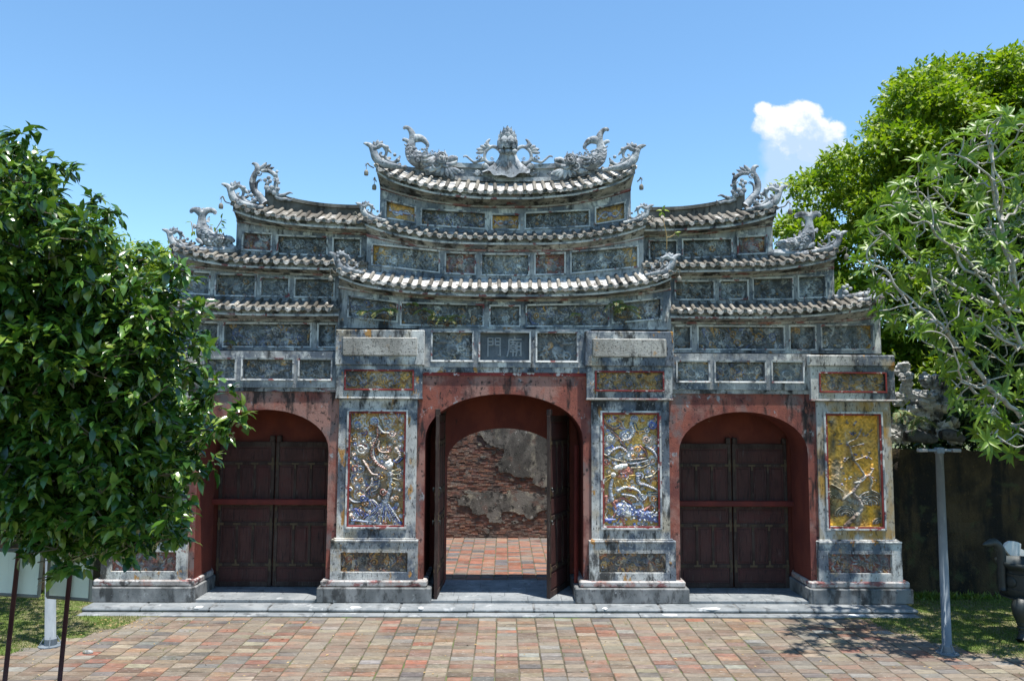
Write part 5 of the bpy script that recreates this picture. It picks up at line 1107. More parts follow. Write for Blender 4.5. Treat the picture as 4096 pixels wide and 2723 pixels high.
for a in ((1185, 590, 1185, 715, 90), (1050, 590, 1030, 700, 70), (1320, 590, 1340, 700, 70)): o.petal(*a, dy=-.13)
for q in ([(1070, 690), (1040, 850), (930, 1020)], [(1190, 740), (1190, 990)], [(1320, 700), (1350, 860), (1420, 1020)]): o.tube(q, [9]*len(q), 1, -.15 if len(q) < 3 else -.13)
o.done('draped_base', ro)
for s in (-1, 1):
    o = Orn(1820, 500, 5.6, .97, s > 0, 2 * (1820 + 1185/5.6) - 2*2019)
    o.tube([(1000, 570), (920, 505), (830, 490), (740, 540), (680, 620), (662, 720), (690, 810), (780, 860), (880, 840)], [42, 44, 42, 40, 38, 38, 42, 46, 40], .7)
    o.tube([(770, 500), (720, 450), (725, 385), (770, 335), (796, 328)], [50, 48, 40, 26, 8], .7); o.ball(680, 440, 34)
    for a in ((700, 520, 560, 470, 48), (680, 560, 478, 545, 46), (670, 600, 466, 630, 46), (640, 540, 600, 470, 34)): o.petal(*a)
    o.volute(545, 725, 52, -.03); o.ball(490, 745, 30); o.ball(610, 760, 40); o.volute(830, 755, 44, -.02)
    o.tube([(640, 780), (540, 810), (430, 835), (340, 770), (260, 705), (200, 705), (184, 735)], [44, 40, 30, 26, 24, 18, 6], .8)
    o.tube([(640, 900), (700, 960), (780, 1060)], [60, 70, 40], .6, -.05)
    o.done('scroll_loop', ro)

# ------------------------------------------------------------------ wind bells (hang from the eaves)
def bell(x, y, hx, hy, Y, label):
    """(x, y) bell centre in the photo, (hx, hy) the hook's root"""
    k = 1 / ppm(Y); c = P(x, y, Y); h = P(hx, hy, Y)
    t = thing('wind_bell', c, label, 'bell', 'wind bells hanging from the eave corners')
    m = MB(); tip = (c.x, Y, c.z + 33*k)
    m.tube([(h.x, Y + .12, h.z), ((h.x + c.x)/2, Y + .03, h.z + 3*k), (c.x + (h.x-c.x)*.2, Y, tip[2] + 6*k), tip], [.013, .013, .015, .01], 6, 1, 4)
    for a in (-.9, -.2, .6): m.tube([tip, (tip[0] - math.copysign(7*k, h.x - c.x), Y, tip[2] + a*9*k)], [.008, .002], 5, 1, 1, smooth=False)
    m.tube([tip, (c.x, Y, c.z + 9*k)], [.006, .006], 5, 1, 1, smooth=False); m.build('dragon_hook', 'bell_bronze', t)
    m = MB(); m.lathe((c.x, Y, c.z - 11*k), [(8.0*k, 0), (8.8*k, 2*k), (9.2*k, 9*k), (8.6*k, 15*k), (6*k, 20*k), (2*k, 22.5*k), (1.2*k, 25*k)], 12); m.build('bell_body', 'bell_bronze', t)
def AZ(x, y): return 1400 + x/1.8146, 450 + y/1.8146
def BZ(x, y): return 600 + x/2.6133, 600 + y/2.6133
def CZ(x, y): return 2500 + x/2.1445, 600 + y/2.1445
bell(*AZ(118, 437), *AZ(165, 390), .42, 'small bronze bell on a hook at the top roof\'s left corner, the upper of two')
bell(*AZ(176, 541), *AZ(185, 490), .55, 'small bronze bell below the top roof\'s left corner, the lower of two')
bell(*AZ(2115, 541), *AZ(2092, 490), .55, 'small bronze bell below the top roof\'s right corner')
bell(*BZ(742, 585), *BZ(822, 545), .58, 'small bronze bell hanging against the sky from the left wing\'s highest roof')
bell(*BZ(2132, 750), *BZ(2200, 690), .30, 'small grey bell beside the left corner of the second central roof')
bell(*BZ(1886, 1342), *BZ(1945, 1280), .02, 'small pale bell under the left corner of the lowest central roof')
bell(*CZ(245, 647), *CZ(190, 600), .30, 'small dark bell beside the right corner of the second central roof')
bell(*CZ(466, 1105), *CZ(410, 1060), .02, 'small pale bell under the right corner of the lowest central roof')
bell(*CZ(1416, 527), *CZ(1335, 485), .58, 'small bronze bell in front of leaves at the right wing\'s highest roof')
bell(*CZ(1900, 915), *CZ(1840, 870), .48, 'small bronze bell at the right wing\'s middle roof corner')

# ------------------------------------------------------------------ ground, steps, paving
def sheet(name, x0, x1, y0, y1, z, mat, kind='structure'):
    m = MB(); m.add([(x0, y0, z), (x1, y0, z), (x1, y1, z), (x0, y1, z)], [(0, 1, 2, 3)]); o = m.build(name, mat); o['kind'] = kind; return o
G0 = -.08
sheet('ground', -300, 300, -300, 300, G0 - .03, 'ground')
st = tag(bpy.data.objects.new('stone_steps', None), kind='structure'); COL.objects.link(st); st.location = (0, -.4, 0)
def slabs(x0, x1, y0, y1, z0, z1, lmin, lmax, nm, bev=.012):
    x = x0
    while x < x1 - .05:
        L = min(random.uniform(lmin, lmax), x1 - x)
        if x1 - x - L < .4: L = x1 - x
        m = MB(); m.box(x + .003, x + L - .003, y0 + random.uniform(0, .008), y1 - .003, z0, z1 + random.uniform(-.004, .003), bev); m.build(nm, 'slate', st); x += L
m = MB(); m.box(-8.05, 8.0, -.36, 2.1, G0 - .1, -.012); m.build('bedding', 'slate_dark', st)
slabs(-8.15, 8.1, -.42, 0.05, G0, 0, 1.1, 1.6, 'step_slab', .03)
slabs(-8.1, 8.0, -.67, -.425, G0 - .1, G0 + .012, 1.3, 1.7, 'kerb_slab', .01)
for c, hw in ((0, hwc), (-SA, SHW), (SA, SHW)):          # floors of the three passages
    y = .055
    while y < 1.88:
        d = min(random.uniform(.36, .46), 1.92 - y)
        x = c - hw - .25 + .0
        while x < c + hw + .2:
            L = min(random.uniform(.6, 1.1), c + hw + .25 - x)
            m = MB(); m.box(x + .002, x + L - .002, y + .002, y + d - .002, -.01, .05 + random.uniform(-.002, .002), .006); m.build('floor_slab', 'slate', st); x += L
        y += d
for x, y, w in ((-5.9, -.34, .10), (-2.86, -.33, .12), (4.05, -.35, .2), (3.2, -.56, .2), (6.8, -.55, .22), (1.98, -.36, .06), (-1.6, -.36, .05)):   # patches of white mortar
    m = MB(); pts = [(x + w*math.cos(a)*random.uniform(.6, 1.1), y + .09*math.sin(a)*random.uniform(.6, 1.1)) for a in np.linspace(0, 6.28, 9)[:-1]]
    zz = .006 if y > -.43 else G0 + .018
    m.add([(p[0], p[1], zz) for p in pts] + [(p[0], p[1], zz - .02) for p in pts], [tuple(range(8))] + [(i, i+8, (i+1) % 8 + 8, (i+1) % 8) for i in range(8)]); m.build('mortar_patch', 'white_mortar', st)

PAVC = [((.215, .165, .125), 7), ((.255, .115, .078), 3), ((.29, .175, .11), 3), ((.12, .12, .125), 3), ((.30, .255, .19), 4), ((.165, .110, .085), 5), ((.27, .27, .26), 2), ((.235, .195, .155), 5), ((.33, .115, .065), 1)]
REDC = [((.29, .115, .075), 5), ((.32, .14, .095), 4), ((.235, .115, .085), 4), ((.12, .12, .13), 5), ((.175, .15, .14), 3), ((.30, .175, .125), 2)]
def pick(c):
    t = random.random() * sum(w for _, w in c)
    for q, w in c:
        t -= w
        if t <= 0: break
    f = random.uniform(.70, 1.10); mean = (.205, .17, .14) if c is PAVC else (.235, .13, .10); k_ = .30 if c is PAVC else .10; return tuple(min(.8, (v * (1 - k_) + g * k_) * f * random.uniform(.95, 1.05)) for v, g in zip(q, mean))
def brick(m, x0, x1, y0, y1, z, col, b=.008, h=.05):
    j = lambda a: a + random.uniform(-.005, .005)
    x0, x1, y0, y1 = j(x0), j(x1), j(y0), j(y1); t = [z + random.uniform(-.006, .006) for _ in range(4)]
    v = [(x0, y0, z-h), (x1, y0, z-h), (x1, y1, z-h), (x0, y1, z-h), (x0, y0, t[0]-b), (x1, y0, t[1]-b), (x1, y1, t[2]-b), (x0, y1, t[3]-b), (x0+b, y0+b, t[0]), (x1-b, y0+b, t[1]), (x1-b, y1-b, t[2]), (x0+b, y1-b, t[3])]
    m.add(v, [(0, 1, 5, 4), (1, 2, 6, 5), (2, 3, 7, 6), (3, 0, 4, 7), (4, 5, 9, 8), (5, 6, 10, 9), (6, 7, 11, 10), (7, 4, 8, 11), (8, 9, 10, 11)]); m.c += [(*col, 1)] * 12
def inview(p):
    d = RF.transposed() @ (Vector(p) - CAM); x = CXP + FPX * d.x / -d.z; y = CYP - FPX * d.y / -d.z
    return -30 < x < 4126 and y < 2760
def lay(name, x0, x1, y0, y1, cw, rw, cols, keep, parent_label, limit):
    par = sheet(name, x0, x1, y0, y1, G0 - .012, 'paver_joint'); par['label'] = parent_label
    cells = []; nc = int((x1 - x0) / cw); nr = int((y1 - y0) / rw)
    wob = [random.uniform(-.012, .012) for _ in range(nc + 1)]; ro_ = [random.uniform(0, rw) * .5 for _ in range(nc)]
    for i in range(nc):
        for k in range(nr):
            a = x0 + i*cw + wob[i]; b = x0 + (i+1)*cw + wob[i+1]; c = y0 + k*rw + ro_[i]*.4; d = c + rw
            if not keep((a+b)/2, (c+d)/2): continue
            cells.append((a + .010, b - .010, c + .006, d - .006))
    vis = [q for q in cells if inview(((q[0]+q[1])/2, (q[2]+q[3])/2, G0))]
    vis.sort(key=lambda q: (Vector(((q[0]+q[1])/2, (q[2]+q[3])/2, G0)) - CAM).length)
    near = set(vis[:limit]); rest = MB()
    for q in cells:
        col = pick(cols)
        if q in near:
            m = MB(); brick(m, *q, G0, col); m.build('paving_brick', 'paver', par)
        else: brick(rest, *q, G0, col)
    if rest.v: o = rest.build('paving_bricks', 'paver', par); o['kind'] = 'stuff'
    return par
def lawn_edge(x):       # y of the lawn's front edge; the lawn lies behind it, outside the paved approach
    x = abs(x); return -.70 - 2.4 * min(1, max(0, (x - 6.75) / 1.25)) ** .62 if x > 6.75 else 5
lay('brick_paving', -11.8, 11.8, -7.25, -.68, .354, .190, PAVC, lambda x, y: y < lawn_edge(x) + .12, 'worn multicoloured brick paving in front of the gate', 300)
lay('courtyard_paving', -4.5, 4.5, 1.92, 8.4, .33, .19, REDC, lambda x, y: True, 'red and grey brick paving of the courtyard seen through the open door', 290)

def lawn(name, sg, label):
    n = 42000; x = rng.uniform(6.6, 13.5, n * 2); y = rng.uniform(-3.6, 1.4, n * 2)
    e = np.array([lawn_edge(v) for v in x]); patch = np.sin(x * 2.1 + y * 1.3) * np.sin(x * .9 - y * 2.7)
    k = (y > e - .02 + rng.normal(size=n*2) * .05) & (rng.uniform(size=n*2) < .85 + .3 * patch) & ~((x < 8.12) & (y > -.70)); x, y = x[k][:n], y[k][:n]; n = len(x)
    pos = np.stack([sg * x, y, np.full(n, G0 - .01)], 1); d = rng.normal(size=(n, 3)) * .6; d[:, 2] = np.abs(d[:, 2]) + .7
    o = leaves(name, pos, d, unit(n), rng.uniform(.02, .065, n), rng.uniform(.007, .014, n), BLADE, 'grass'); tag(o, label, 'grass', kind='stuff')
    m = MB(); xs = np.linspace(6.5, 16, 60); vs = []
    for v in xs: vs += [(sg*v, lawn_edge(v) + .02 * math.sin(v * 17) + .03 if v > 6.75 else -.70, G0 - .006), (sg*v, 1.5, G0 - .006)]
    m.add(vs, [(2*i, 2*i+2, 2*i+3, 2*i+1) for i in range(len(xs) - 1)]); s_ = m.build('lawn_soil', 'soil'); s_['kind'] = 'structure'
lawn('grass', -1, 'short sunlit grass behind the two white boards'); lawn('grass', 1, 'short dappled grass around the grey pole and the bronze urn')

# dry leaves, weeds in the joints, one loose stone
n = 420; x = rng.uniform(-9, 9, n); y = rng.uniform(-4.4, -.85, n); e = rng.uniform(size=n) < .55
x[e] = np.sign(x[e]) * rng.normal(7.0, .45, e.sum()); y[e] = -.9 - np.abs(rng.normal(0, .7, e.sum()))
pos = np.stack([x, y, np.full(n, G0 + .006)], 1); nr = np.tile([0, 0, 1.], (n, 1)) + rng.normal(size=(n, 3)) * .3; d = np.stack([rng.normal(size=n), rng.normal(size=n), rng.normal(size=n) * .15], 1)
tag(leaves('leaf_litter', pos, d, nr, rng.uniform(.03, .08, n), rng.uniform(.012, .03, n), LEAFS, 'dry_leaf'), 'dry fallen leaves scattered over the brick paving', 'leaves', kind='stuff')
n = 1500; cl = np.stack([rng.integers(-26, 26, 110) * .325 - 0.0, rng.uniform(-4.4, -.85, 110)], 1); ci = rng.integers(0, 110, n)
pos = np.concatenate([cl[ci] + rng.normal(size=(n, 2)) * [.012, .05], np.full((n, 1), G0 - .02)], 1); d = rng.normal(size=(n, 3)) * .6; d[:, 2] = 1
tag(leaves('weeds', pos, d, unit(n), rng.uniform(.025, .06, n), rng.uniform(.006, .012, n), BLADE, 'grass'), 'tiny weeds growing in the joints of the brick paving', 'weeds', kind='stuff')
p = P(350, 2640, -2.95); m = MB(); m.ball((p.x, p.y, G0 + .02), .09, .05, .035, 9, 6, None, .15); tag(m.build('loose_stone', 'rock', None, True), 'loose grey stone lying on the paving near the white boards', 'stone')

# ------------------------------------------------------------------ walls behind
WY = 8.35
bw = thing('brick_wall', (0, WY, 0), 'old red brick wall with patches of blackened render seen through the open door', 'wall')
m = MB(); m.box(-7, 7, WY + .02, WY + .6, -.2, 5.2); m.build('wall_core', 'wall_mortar', bw)
m = MB(); z = G0; WB = [((.215, .110, .078), 5), ((.17, .095, .075), 4), ((.25, .145, .105), 2), ((.15, .11, .095), 4), ((.25, .19, .155), 2)]
while z < 4.4:
    h = random.uniform(.043, .050); x = -3.0 + random.uniform(0, .2)
    while x < 3.0:
        L = random.uniform(.14, .23)
        if random.random() > .015 + .10 * (x < -.9 and 2.0 < z < 3.1 and random.random() < .5):
            q = random.uniform(-.008, .008); b0 = len(m.v); m.box(x, x + L - .008, WY + q, WY + .08, z, z + h - .006); m.c += [(*pick(WB), 1)] * (len(m.v) - b0)
        x += L
    z += h
o = m.build('wall_bricks', 'wall_brick', bw); o['kind'] = 'stuff'
def GZ(x, y): return 1250 + x/1.5727, 1550 + y/1.5727
for poly, sd in ((((1050, 275), (1130, 250), (1300, 240), (1500, 255), (1500, 620), (1440, 625), (1380, 600), (1390, 570), (1350, 560), (1280, 565), (1230, 530), (1180, 535), (1160, 480), (1200, 440), (1210, 390), (1140, 370), (1090, 340)), 1),
                 (((910, 715), (940, 680), (1010, 660), (1130, 655), (1210, 665), (1300, 640), (1380, 665), (1500, 690), (1500, 770), (1420, 780), (1380, 830), (1330, 800), (1200, 775), (1180, 850), (1110, 850), (1100, 800), (1010, 790), (990, 750), (920, 740)), 2)):
    m = MB(); random.seed(sd); pts = []
    for i in range(len(poly)):
        a, b = poly[i], poly[(i+1) % len(poly)]
        for k in range(5):
            t = k / 5; q = P(*GZ(a[0] + (b[0]-a[0])*t + random.uniform(-7, 7), a[1] + (b[1]-a[1])*t + random.uniform(-7, 7)), WY - .03); pts.append((q.x, q.z))
    n = len(pts); m.add([(x, WY - .035, z) for x, z in pts] + [(x, WY + .03, z) for x, z in pts], [tuple(range(n))] + [(i, (i+1) % n, (i+1) % n + n, i + n) for i in range(n)])
    m.build('render_patch', 'old_render', bw)
random.seed(5)
for k in range(46):
    cx, cy = random.choice(((1150, 420), (1210, 500), (1300, 590), (1000, 700), (1300, 800), (1420, 810), (950, 740), (1140, 860), (1090, 330), (1400, 640))); cx += random.gauss(0, 50); cy += random.gauss(0, 34); r = random.uniform(4, 17)
    m = MB(); pts = []
    for i in range(9):
        q = P(*GZ(cx + r * random.uniform(.5, 1.4) * 1.5 * math.cos(i * .698), cy + r * random.uniform(.5, 1.3) * math.sin(i * .698)), WY - .02); pts.append((q.x, q.z))
    n = 9; m.add([(x, WY - .02, z) for x, z in pts] + [(x, WY + .02, z) for x, z in pts], [tuple(range(n))] + [(i, (i+1) % n, (i+1) % n + n, i + n) for i in range(n)]); m.build('render_patch', 'old_render', bw)
random.seed(21)
GWY = 1.1
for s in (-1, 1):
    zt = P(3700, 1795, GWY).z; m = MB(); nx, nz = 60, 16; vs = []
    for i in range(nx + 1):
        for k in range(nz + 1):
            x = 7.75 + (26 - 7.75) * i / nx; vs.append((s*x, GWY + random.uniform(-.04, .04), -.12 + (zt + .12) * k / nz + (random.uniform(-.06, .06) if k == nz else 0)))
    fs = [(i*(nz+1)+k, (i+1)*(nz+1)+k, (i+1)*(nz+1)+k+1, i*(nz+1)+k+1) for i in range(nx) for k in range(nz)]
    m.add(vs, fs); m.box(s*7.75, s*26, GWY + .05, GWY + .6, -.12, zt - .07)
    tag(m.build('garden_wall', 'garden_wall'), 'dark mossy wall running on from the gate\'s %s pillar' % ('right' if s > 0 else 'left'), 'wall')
# rockery on the wall
rk = thing('rockery', P(3650, 1790, 1.3), 'pile of pitted grey rocks on top of the wall beside the right pillar', 'rockery')
for x, y, r in ((312, 105, 42), (330, 160, 38), (345, 225, 36), (300, 290, 44), (385, 280, 50), (470, 180, 48), (515, 190, 46), (545, 240, 44), (470, 300, 62), (400, 340, 50), (510, 380, 66), (560, 320, 46), (265, 440, 42), (300, 480, 40), (270, 510, 40), (440, 420, 60), (480, 480, 44), (560, 470, 50), (350, 400, 46), (600, 440, 44), (340, 520, 40), (640, 520, 40)):
    c = P(3400 + x/1.4928, 1400 + y/1.4928, 1.35 + random.uniform(-.2, .25)); k = 1 / (ppm(1.35) * 1.4928); m = MB()
    for j in range(11): m.ball((c.x + random.uniform(-.6, .6)*r*k, c.y + random.uniform(-.5, .5)*r*k, c.z + random.uniform(-.6, .6)*r*k), r*k*random.uniform(.35, .75), r*k*.6, r*k*random.uniform(.3, .7), 7, 6, None, .34)
    m.build('rock', 'rock', rk)
m = MB(); k = 1 / (ppm(1.0) * 1.4928)
for pts, r in (([(330, 515), (400, 512), (480, 530), (520, 535)], [30, 40, 30, 14]), ([(540, 505), (600, 505), (680, 530)], [26, 36, 20])):
    m.tube([tuple(P(3400 + q[0]/1.4928, 1400 + q[1]/1.4928, .98)) for q in pts], [v*k for v in r], 8, 1, 3)
m.build('rock', 'rock_dark', rk, True, 'dark smooth stones at the foot of the rockery')
# ------------------------------------------------------------------ posts, boards, urn
def lamp_post(xt, yt, xb, yb, Y, label, cross=True, rad_=.075):
    b = P(xb, yb, Y); tp = P(xt, yt, Y); t = thing('metal_pole', (b.x, Y, G0), label, 'pole', 'grey metal poles on the lawns')
    m = MB(); m.tube([(b.x, Y, G0 - .05), (tp.x, Y, tp.z)], [rad_, rad_ * .82], 14, 1, 1, smooth=False); m.build('pole', 'post_metal', t, True)
    m = MB(); m.lathe((b.x, Y, G0), [(rad_ + .10, 0), (rad_ + .10, .015), (rad_ + .012, .02), (rad_ + .012, .12), (rad_ + .001, .13)], 12)
    for a in range(4):
        c, s = math.cos(a * 1.571 + .4), math.sin(a * 1.571 + .4)
        m.tube([(b.x + c*(rad_ + .08), Y + s*(rad_ + .08), G0 + .01), (b.x + c*rad_, Y + s*rad_, G0 + .16)], [.012, .008], 4, 1, 1, smooth=False)
    m.build('base_flange', 'post_metal', t)
    if cross:
        m = MB(); m.box(tp.x - .06, tp.x + .06, Y - .06, Y + .06, tp.z - .03, tp.z + .07, .01); m.build('head_clamp', 'post_metal', t)
        m = MB(); m.box(tp.x - .20, tp.x + .19, Y - .035, Y + .035, tp.z + .0, tp.z + .045, .008); m.build('cross_arm', 'post_metal', t)
        m = MB()
        for sx, w in ((-1, .33), (1, .31)): m.box(tp.x + sx*.21, tp.x + sx*(.21 + w*.45), Y - .05, Y + .05, tp.z - .005, tp.z + .05, .01)
        m.build('floodlight', 'board_frame', t)
lamp_post(3757, 1806, 3789, 2606, -2.85, 'tall grey metal pole with a cross arm standing on the right lawn')
lamp_post(205, 1500, 202, 2580, -2.55, 'grey metal pole on the left lawn, half hidden behind the tree', False, .085)
def sign(cs, post, Y, label):
    c = [P(x, y, Y) for x, y in cs]; a, b = P(*post[0], Y - .05), P(*post[1], Y - .05); d = (b - a) / (b - a).z; foot = b + d * (G0 - b.z)
    t = thing('notice_board', (foot.x, Y, G0), label, 'notice board', 'white boards on maroon posts')
    def inset(k): 
        m_ = sum(c, Vector()) / 4; return [p + (m_ - p).normalized() * k for p in c]
    i = inset(.03); m = MB(); pts = [(p.x, Y - .004, p.z) for p in (i[3], i[2], i[1], i[0])] + [(p.x, Y + .012, p.z) for p in (i[3], i[2], i[1], i[0])]; m.hexa(pts); m.build('board', 'board_white', t)
    m = MB()
    for k in range(4): m.tube([(c[k].x, Y, c[k].z), (c[(k+1) % 4].x, Y, c[(k+1) % 4].z)], [.02, .02], 4, 1, 1, smooth=False)
    m.build('frame', 'board_frame', t)
    m = MB(); m.tube([(foot.x, Y - .05, foot.z - .1), (a.x, Y - .05, a.z)], [.026, .026], 10, 1, 1, smooth=False); m.build('post', 'post_maroon', t, True)
def JZ(x, y): return x/1.685, 2100 + y/1.685
sign([JZ(335, 185), JZ(622, 192), JZ(606, 504), JZ(318, 482)], [JZ(484, 200), JZ(400, 1050)], -6.6, 'white board on a maroon post, the right one of two under the tree')
sign([JZ(-40, 165), JZ(288, 175), JZ(262, 480), JZ(-60, 462)], [JZ(126, 180), JZ(30, 1050)], -6.9, 'white board on a maroon post, the left one cut by the frame')

UY = -1.95
def QZ(x, y): return 3800 + x/2.851, 2050 + y/2.851
c = P(4128, 2400, UY); uz = lambda y: P(4020, QZ(0, y)[1], UY).z - G0
t = thing('bronze_urn', (c.x, UY, G0), 'dark bronze urn on curved legs with tall flaring handles on the right lawn', 'urn')
R_ = c.x - P(QZ(605, 0)[0], 2300, UY).x
m = MB(); m.lathe((c.x, UY, G0), [(R_*.2, uz(1010)), (R_*.7, uz(1000)), (R_*.93, uz(940)), (R_*.97, uz(860)), (R_*.95, uz(700)), (R_*.93, uz(640)), (R_*1.0, uz(615)), (R_*1.08, uz(590)), (R_*1.10, uz(552)), (R_*1.02, uz(550)), (R_*.9, uz(640)), (R_*.8, uz(900)), (.01, uz(930))], 28); m.build('bowl', 'bronze', t, True)
for z0 in (680, 850, 950):
    m = MB(); m.lathe((c.x, UY, G0 + uz(z0)), [(R_*.90, -.012), (R_*1.0, -.01), (R_*1.0, .01), (R_*.90, .012)], 28); m.build('band', 'bronze', t)
for a in range(8):
    an = a * .785 + .3; m = MB(); cx, cy = c.x + R_*.96*math.cos(an), UY + R_*.96*math.sin(an)
    rot = Matrix.Rotation(an, 3, 'Z'); m.ball((cx, cy, G0 + uz(770)), .015, .11, .10, 8, 6, rot); m.build('cast_motif', 'bronze', t, True)
for s in (-1, 1):
    m = MB(); pts = [(600, 880), (590, 700), (588, 560), (578, 460), (545, 380), (500, 335), (440, 350), (370, 362)]; P3 = []
    for q in pts:
        w = P(*QZ(*q), UY); P3.append((c.x + s*(c.x - w.x) * 1.0, UY, w.z))
    m.tube(P3, [.055, .055, .06, .07, .075, .07, .055, .012], 8, 1.5, 4); m.build('handle', 'bronze', t, True)
for a in (-2.5, -1.45, -.45, 1.2):
    m = MB(); dx, dy = math.cos(a), math.sin(a)
    def lp(r, z): return (c.x + dx*R_*r, UY + dy*R_*r, G0 + z)
    m.tube([lp(.72, uz(950)), lp(1.0, uz(1010)), lp(1.05, uz(1100)), lp(.92, uz(1220)), lp(.90, uz(1330)), lp(1.0, .02)], [.10, .14, .12, .085, .07, .10], 10, 1, 4)
    for k in range(6):
        zz = uz(1060 + 48*k); rr = 1.02 - .02*k; m.lathe((c.x + dx*R_*rr, UY + dy*R_*rr, G0 + zz), [(.10 - .006*k, -.012), (.125 - .008*k, 0), (.10 - .006*k, .012)], 10)
    m.build('leg', 'bronze', t, True)
t = thing('name_slab', P(4080, 2500, -1.0), 'pale irregular slab on a stake behind the bronze urn', 'slab')
m = MB(); pts = [(610, 390), (640, 345), (690, 322), (760, 330), (800, 350), (795, 405), (850, 430), (900, 470), (890, 530), (800, 540), (740, 525), (690, 490), (640, 440)]
w = [P(*QZ(*q), -1.0) for q in pts]; n = len(w)
m.add([(p.x, -1.03, p.z) for p in w] + [(p.x, -.95, p.z) for p in w], [tuple(range(n)), tuple(range(2*n-1, n-1, -1))] + [(i, (i+1) % n, (i+1) % n + n, i + n) for i in range(n)]); m.build('slab', 'old_slab' if 'old_slab' in MATS else 'white_mortar', t)
m = MB(); m.tube([(w[6].x, -.98, G0 - .05), (w[6].x, -.98, w[6].z - .1)], [.03, .03], 8, 1, 1, smooth=False); m.build('stake', 'bronze', t)

# ------------------------------------------------------------------ plants on the gate
def fern(x, y, Y, L, n, label, dead=.25, name='fern'):
    r = P(x, y, Y); t = thing(name, r, label, 'fern', 'ferns rooted in the gate\'s masonry')
    pos, dr, nr, LL, WW = [], [], [], [], []; m = MB()
    for k in range(n):
        a = random.uniform(-1.5, 1.5); ln = L * random.uniform(.6, 1.1); out = Vector((math.sin(a) * .8, -.55, random.uniform(.15, .9))).normalized()
        pts = [r + out * ln * t_ + Vector((0, -.05*t_, -ln * .75 * t_**2)) for t_ in np.linspace(0, 1, 9)]
        m.tube(pts, [.005]*8 + [.002], 4, 1, 1, smooth=False)
        for i in range(1, 9):
            d = (pts[i] - pts[i-1]).normalized(); sd = d.cross(Vector((0, -.3, 1))).normalized()
            for s_ in (-1, 1):
                for h in (.25, .75):
                    pos.append(pts[i-1].lerp(pts[i], h)); dr.append(sd * s_ + d * .5); nr.append((0, -.6, .8)); LL.append(ln * .22 * math.sin(.25 + i / 9 * 2.6)); WW.append(ln * .045)
    m.build('stem', 'dry_leaf', t); A = lambda q: np.array([tuple(v) for v in q], float)
    leaves('fronds', A(pos), A(dr), A(nr), np.array(LL), np.array(WW), LEAFS, 'leaf_fern', t)
    if dead:
        k = 40; ps = np.array(r) + rng.normal(size=(k, 3)) * [L*.22, .03, L*.2] + [0, -.06, -L*.35]; d = rng.normal(size=(k, 3)); d[:, 2] -= 1.2
        leaves('dead_fronds', ps, d, unit(k), rng.uniform(.03, .08, k), rng.uniform(.012, .025, k), LEAFS, 'leaf_dead', t)
def DZ(x, y): return 1300 + x/1.6269, 1100 + y/1.6269
for x, y, L, n, lab in ((275, 245, .34, 9, 'fern with brown tips leftmost in the lowest central frieze'), (405, 240, .38, 11, 'bushy fern with dead stems second from the left in the lowest central frieze'),
                        (572, 200, .26, 7, 'small upright fern at the left end of the long dragon panel'), (650, 240, .34, 9, 'tall green fern on the long dragon panel left of its middle'), (715, 280, .28, 7, 'low brownish fern at the sill of the left dragon panel'),
                        (790, 285, .32, 9, 'drooping fern with dead fronds at the sill of the left dragon panel'), (870, 275, .28, 7, 'thin fern near the right end of the left dragon panel'), (1640, 255, .26, 7, 'small fern on the right dragon panel'),
                        (1890, 190, .34, 8, 'pale fern arching over the pier right of the dragon panels'), (1950, 230, .42, 12, 'large fern with brown hanging fronds in the right end panel')):
    fern(*DZ(x, y), .30, L, n, lab)
fern(600 + 840/2.6133, 1100 + 700/2.6133, .50, .22, 5, 'small brown fern at the left end of the left wing\'s long panel')
fern(3400 + 310/1.4928, 1400 + 390/1.4928, .95, .5, 12, 'green fern growing among the rocks beside the right pillar', 0); fern(3400 + 400/1.4928, 1400 + 430/1.4928, .95, .5, 10, 'yellowish fern drooping from the rocks beside the right pillar', 0)
def sapling(pts, Y, lv, label, mat='leaf_yellow', L=.13):
    w = [P(x, y, Y) for x, y in pts]; t = thing('sapling', w[0], label, 'sapling'); m = MB(); m.tube(w, [.010] * (len(w)-1) + [.003], 5, 1, 3); m.build('stem', 'dry_leaf', t)
    ps = []; ds = []
    for x, y, dx, dy in lv: ps.append(tuple(P(x, y, Y))); ds.append((dx, random.uniform(-.5, .1), -dy))
    n = len(ps); leaves('leaf_spray', np.array(ps), np.array(ds, float), np.tile([0, -.7, .7], (n, 1)) + rng.normal(size=(n, 3)) * .2, np.full(n, L) * rng.uniform(.8, 1.2, n), np.full(n, L * .38), LEAF, mat, t)
def NZ(x, y): return 640 + x/3.92, 620 + y/3.92
sapling([NZ(850, 1200), NZ(900, 1130), NZ(950, 1050), NZ(975, 990)], .7, [(*NZ(960, 1000), .3, -1), (*NZ(955, 1040), 1, -.3), (*NZ(955, 1045), 1, .2), (*NZ(960, 1070), .6, .6), (*NZ(945, 1140), 1, .0), (*NZ(940, 1150), .4, .7), (*NZ(935, 1150), -.1, 1), (*NZ(850, 1110), -1, -.2), (*NZ(850, 1130), .3, .7)], 'leafy green sapling sprouting behind the stone fish on the left wing')
sapling([NZ(515, 1260), NZ(505, 1150), NZ(490, 1060), NZ(470, 1045)], .7, [(*NZ(485, 1048), -1, .1), (*NZ(520, 1200), -.2, 1), (*NZ(530, 1190), .3, 1)], 'thin sapling with few leaves left of the stone fish on the left wing')
sapling([CZ(357, 850), CZ(358, 750), CZ(340, 650), CZ(320, 560)], .3, [(*CZ(315, 530), -.5, .8), (*CZ(318, 530), .5, .8), (*CZ(320, 520), -.9, -.1), (*CZ(325, 515), 1, .1), (*CZ(320, 515), .3, -.6)], 'thin sapling with a leafy top beside the second central roof\'s right corner', L=.15)
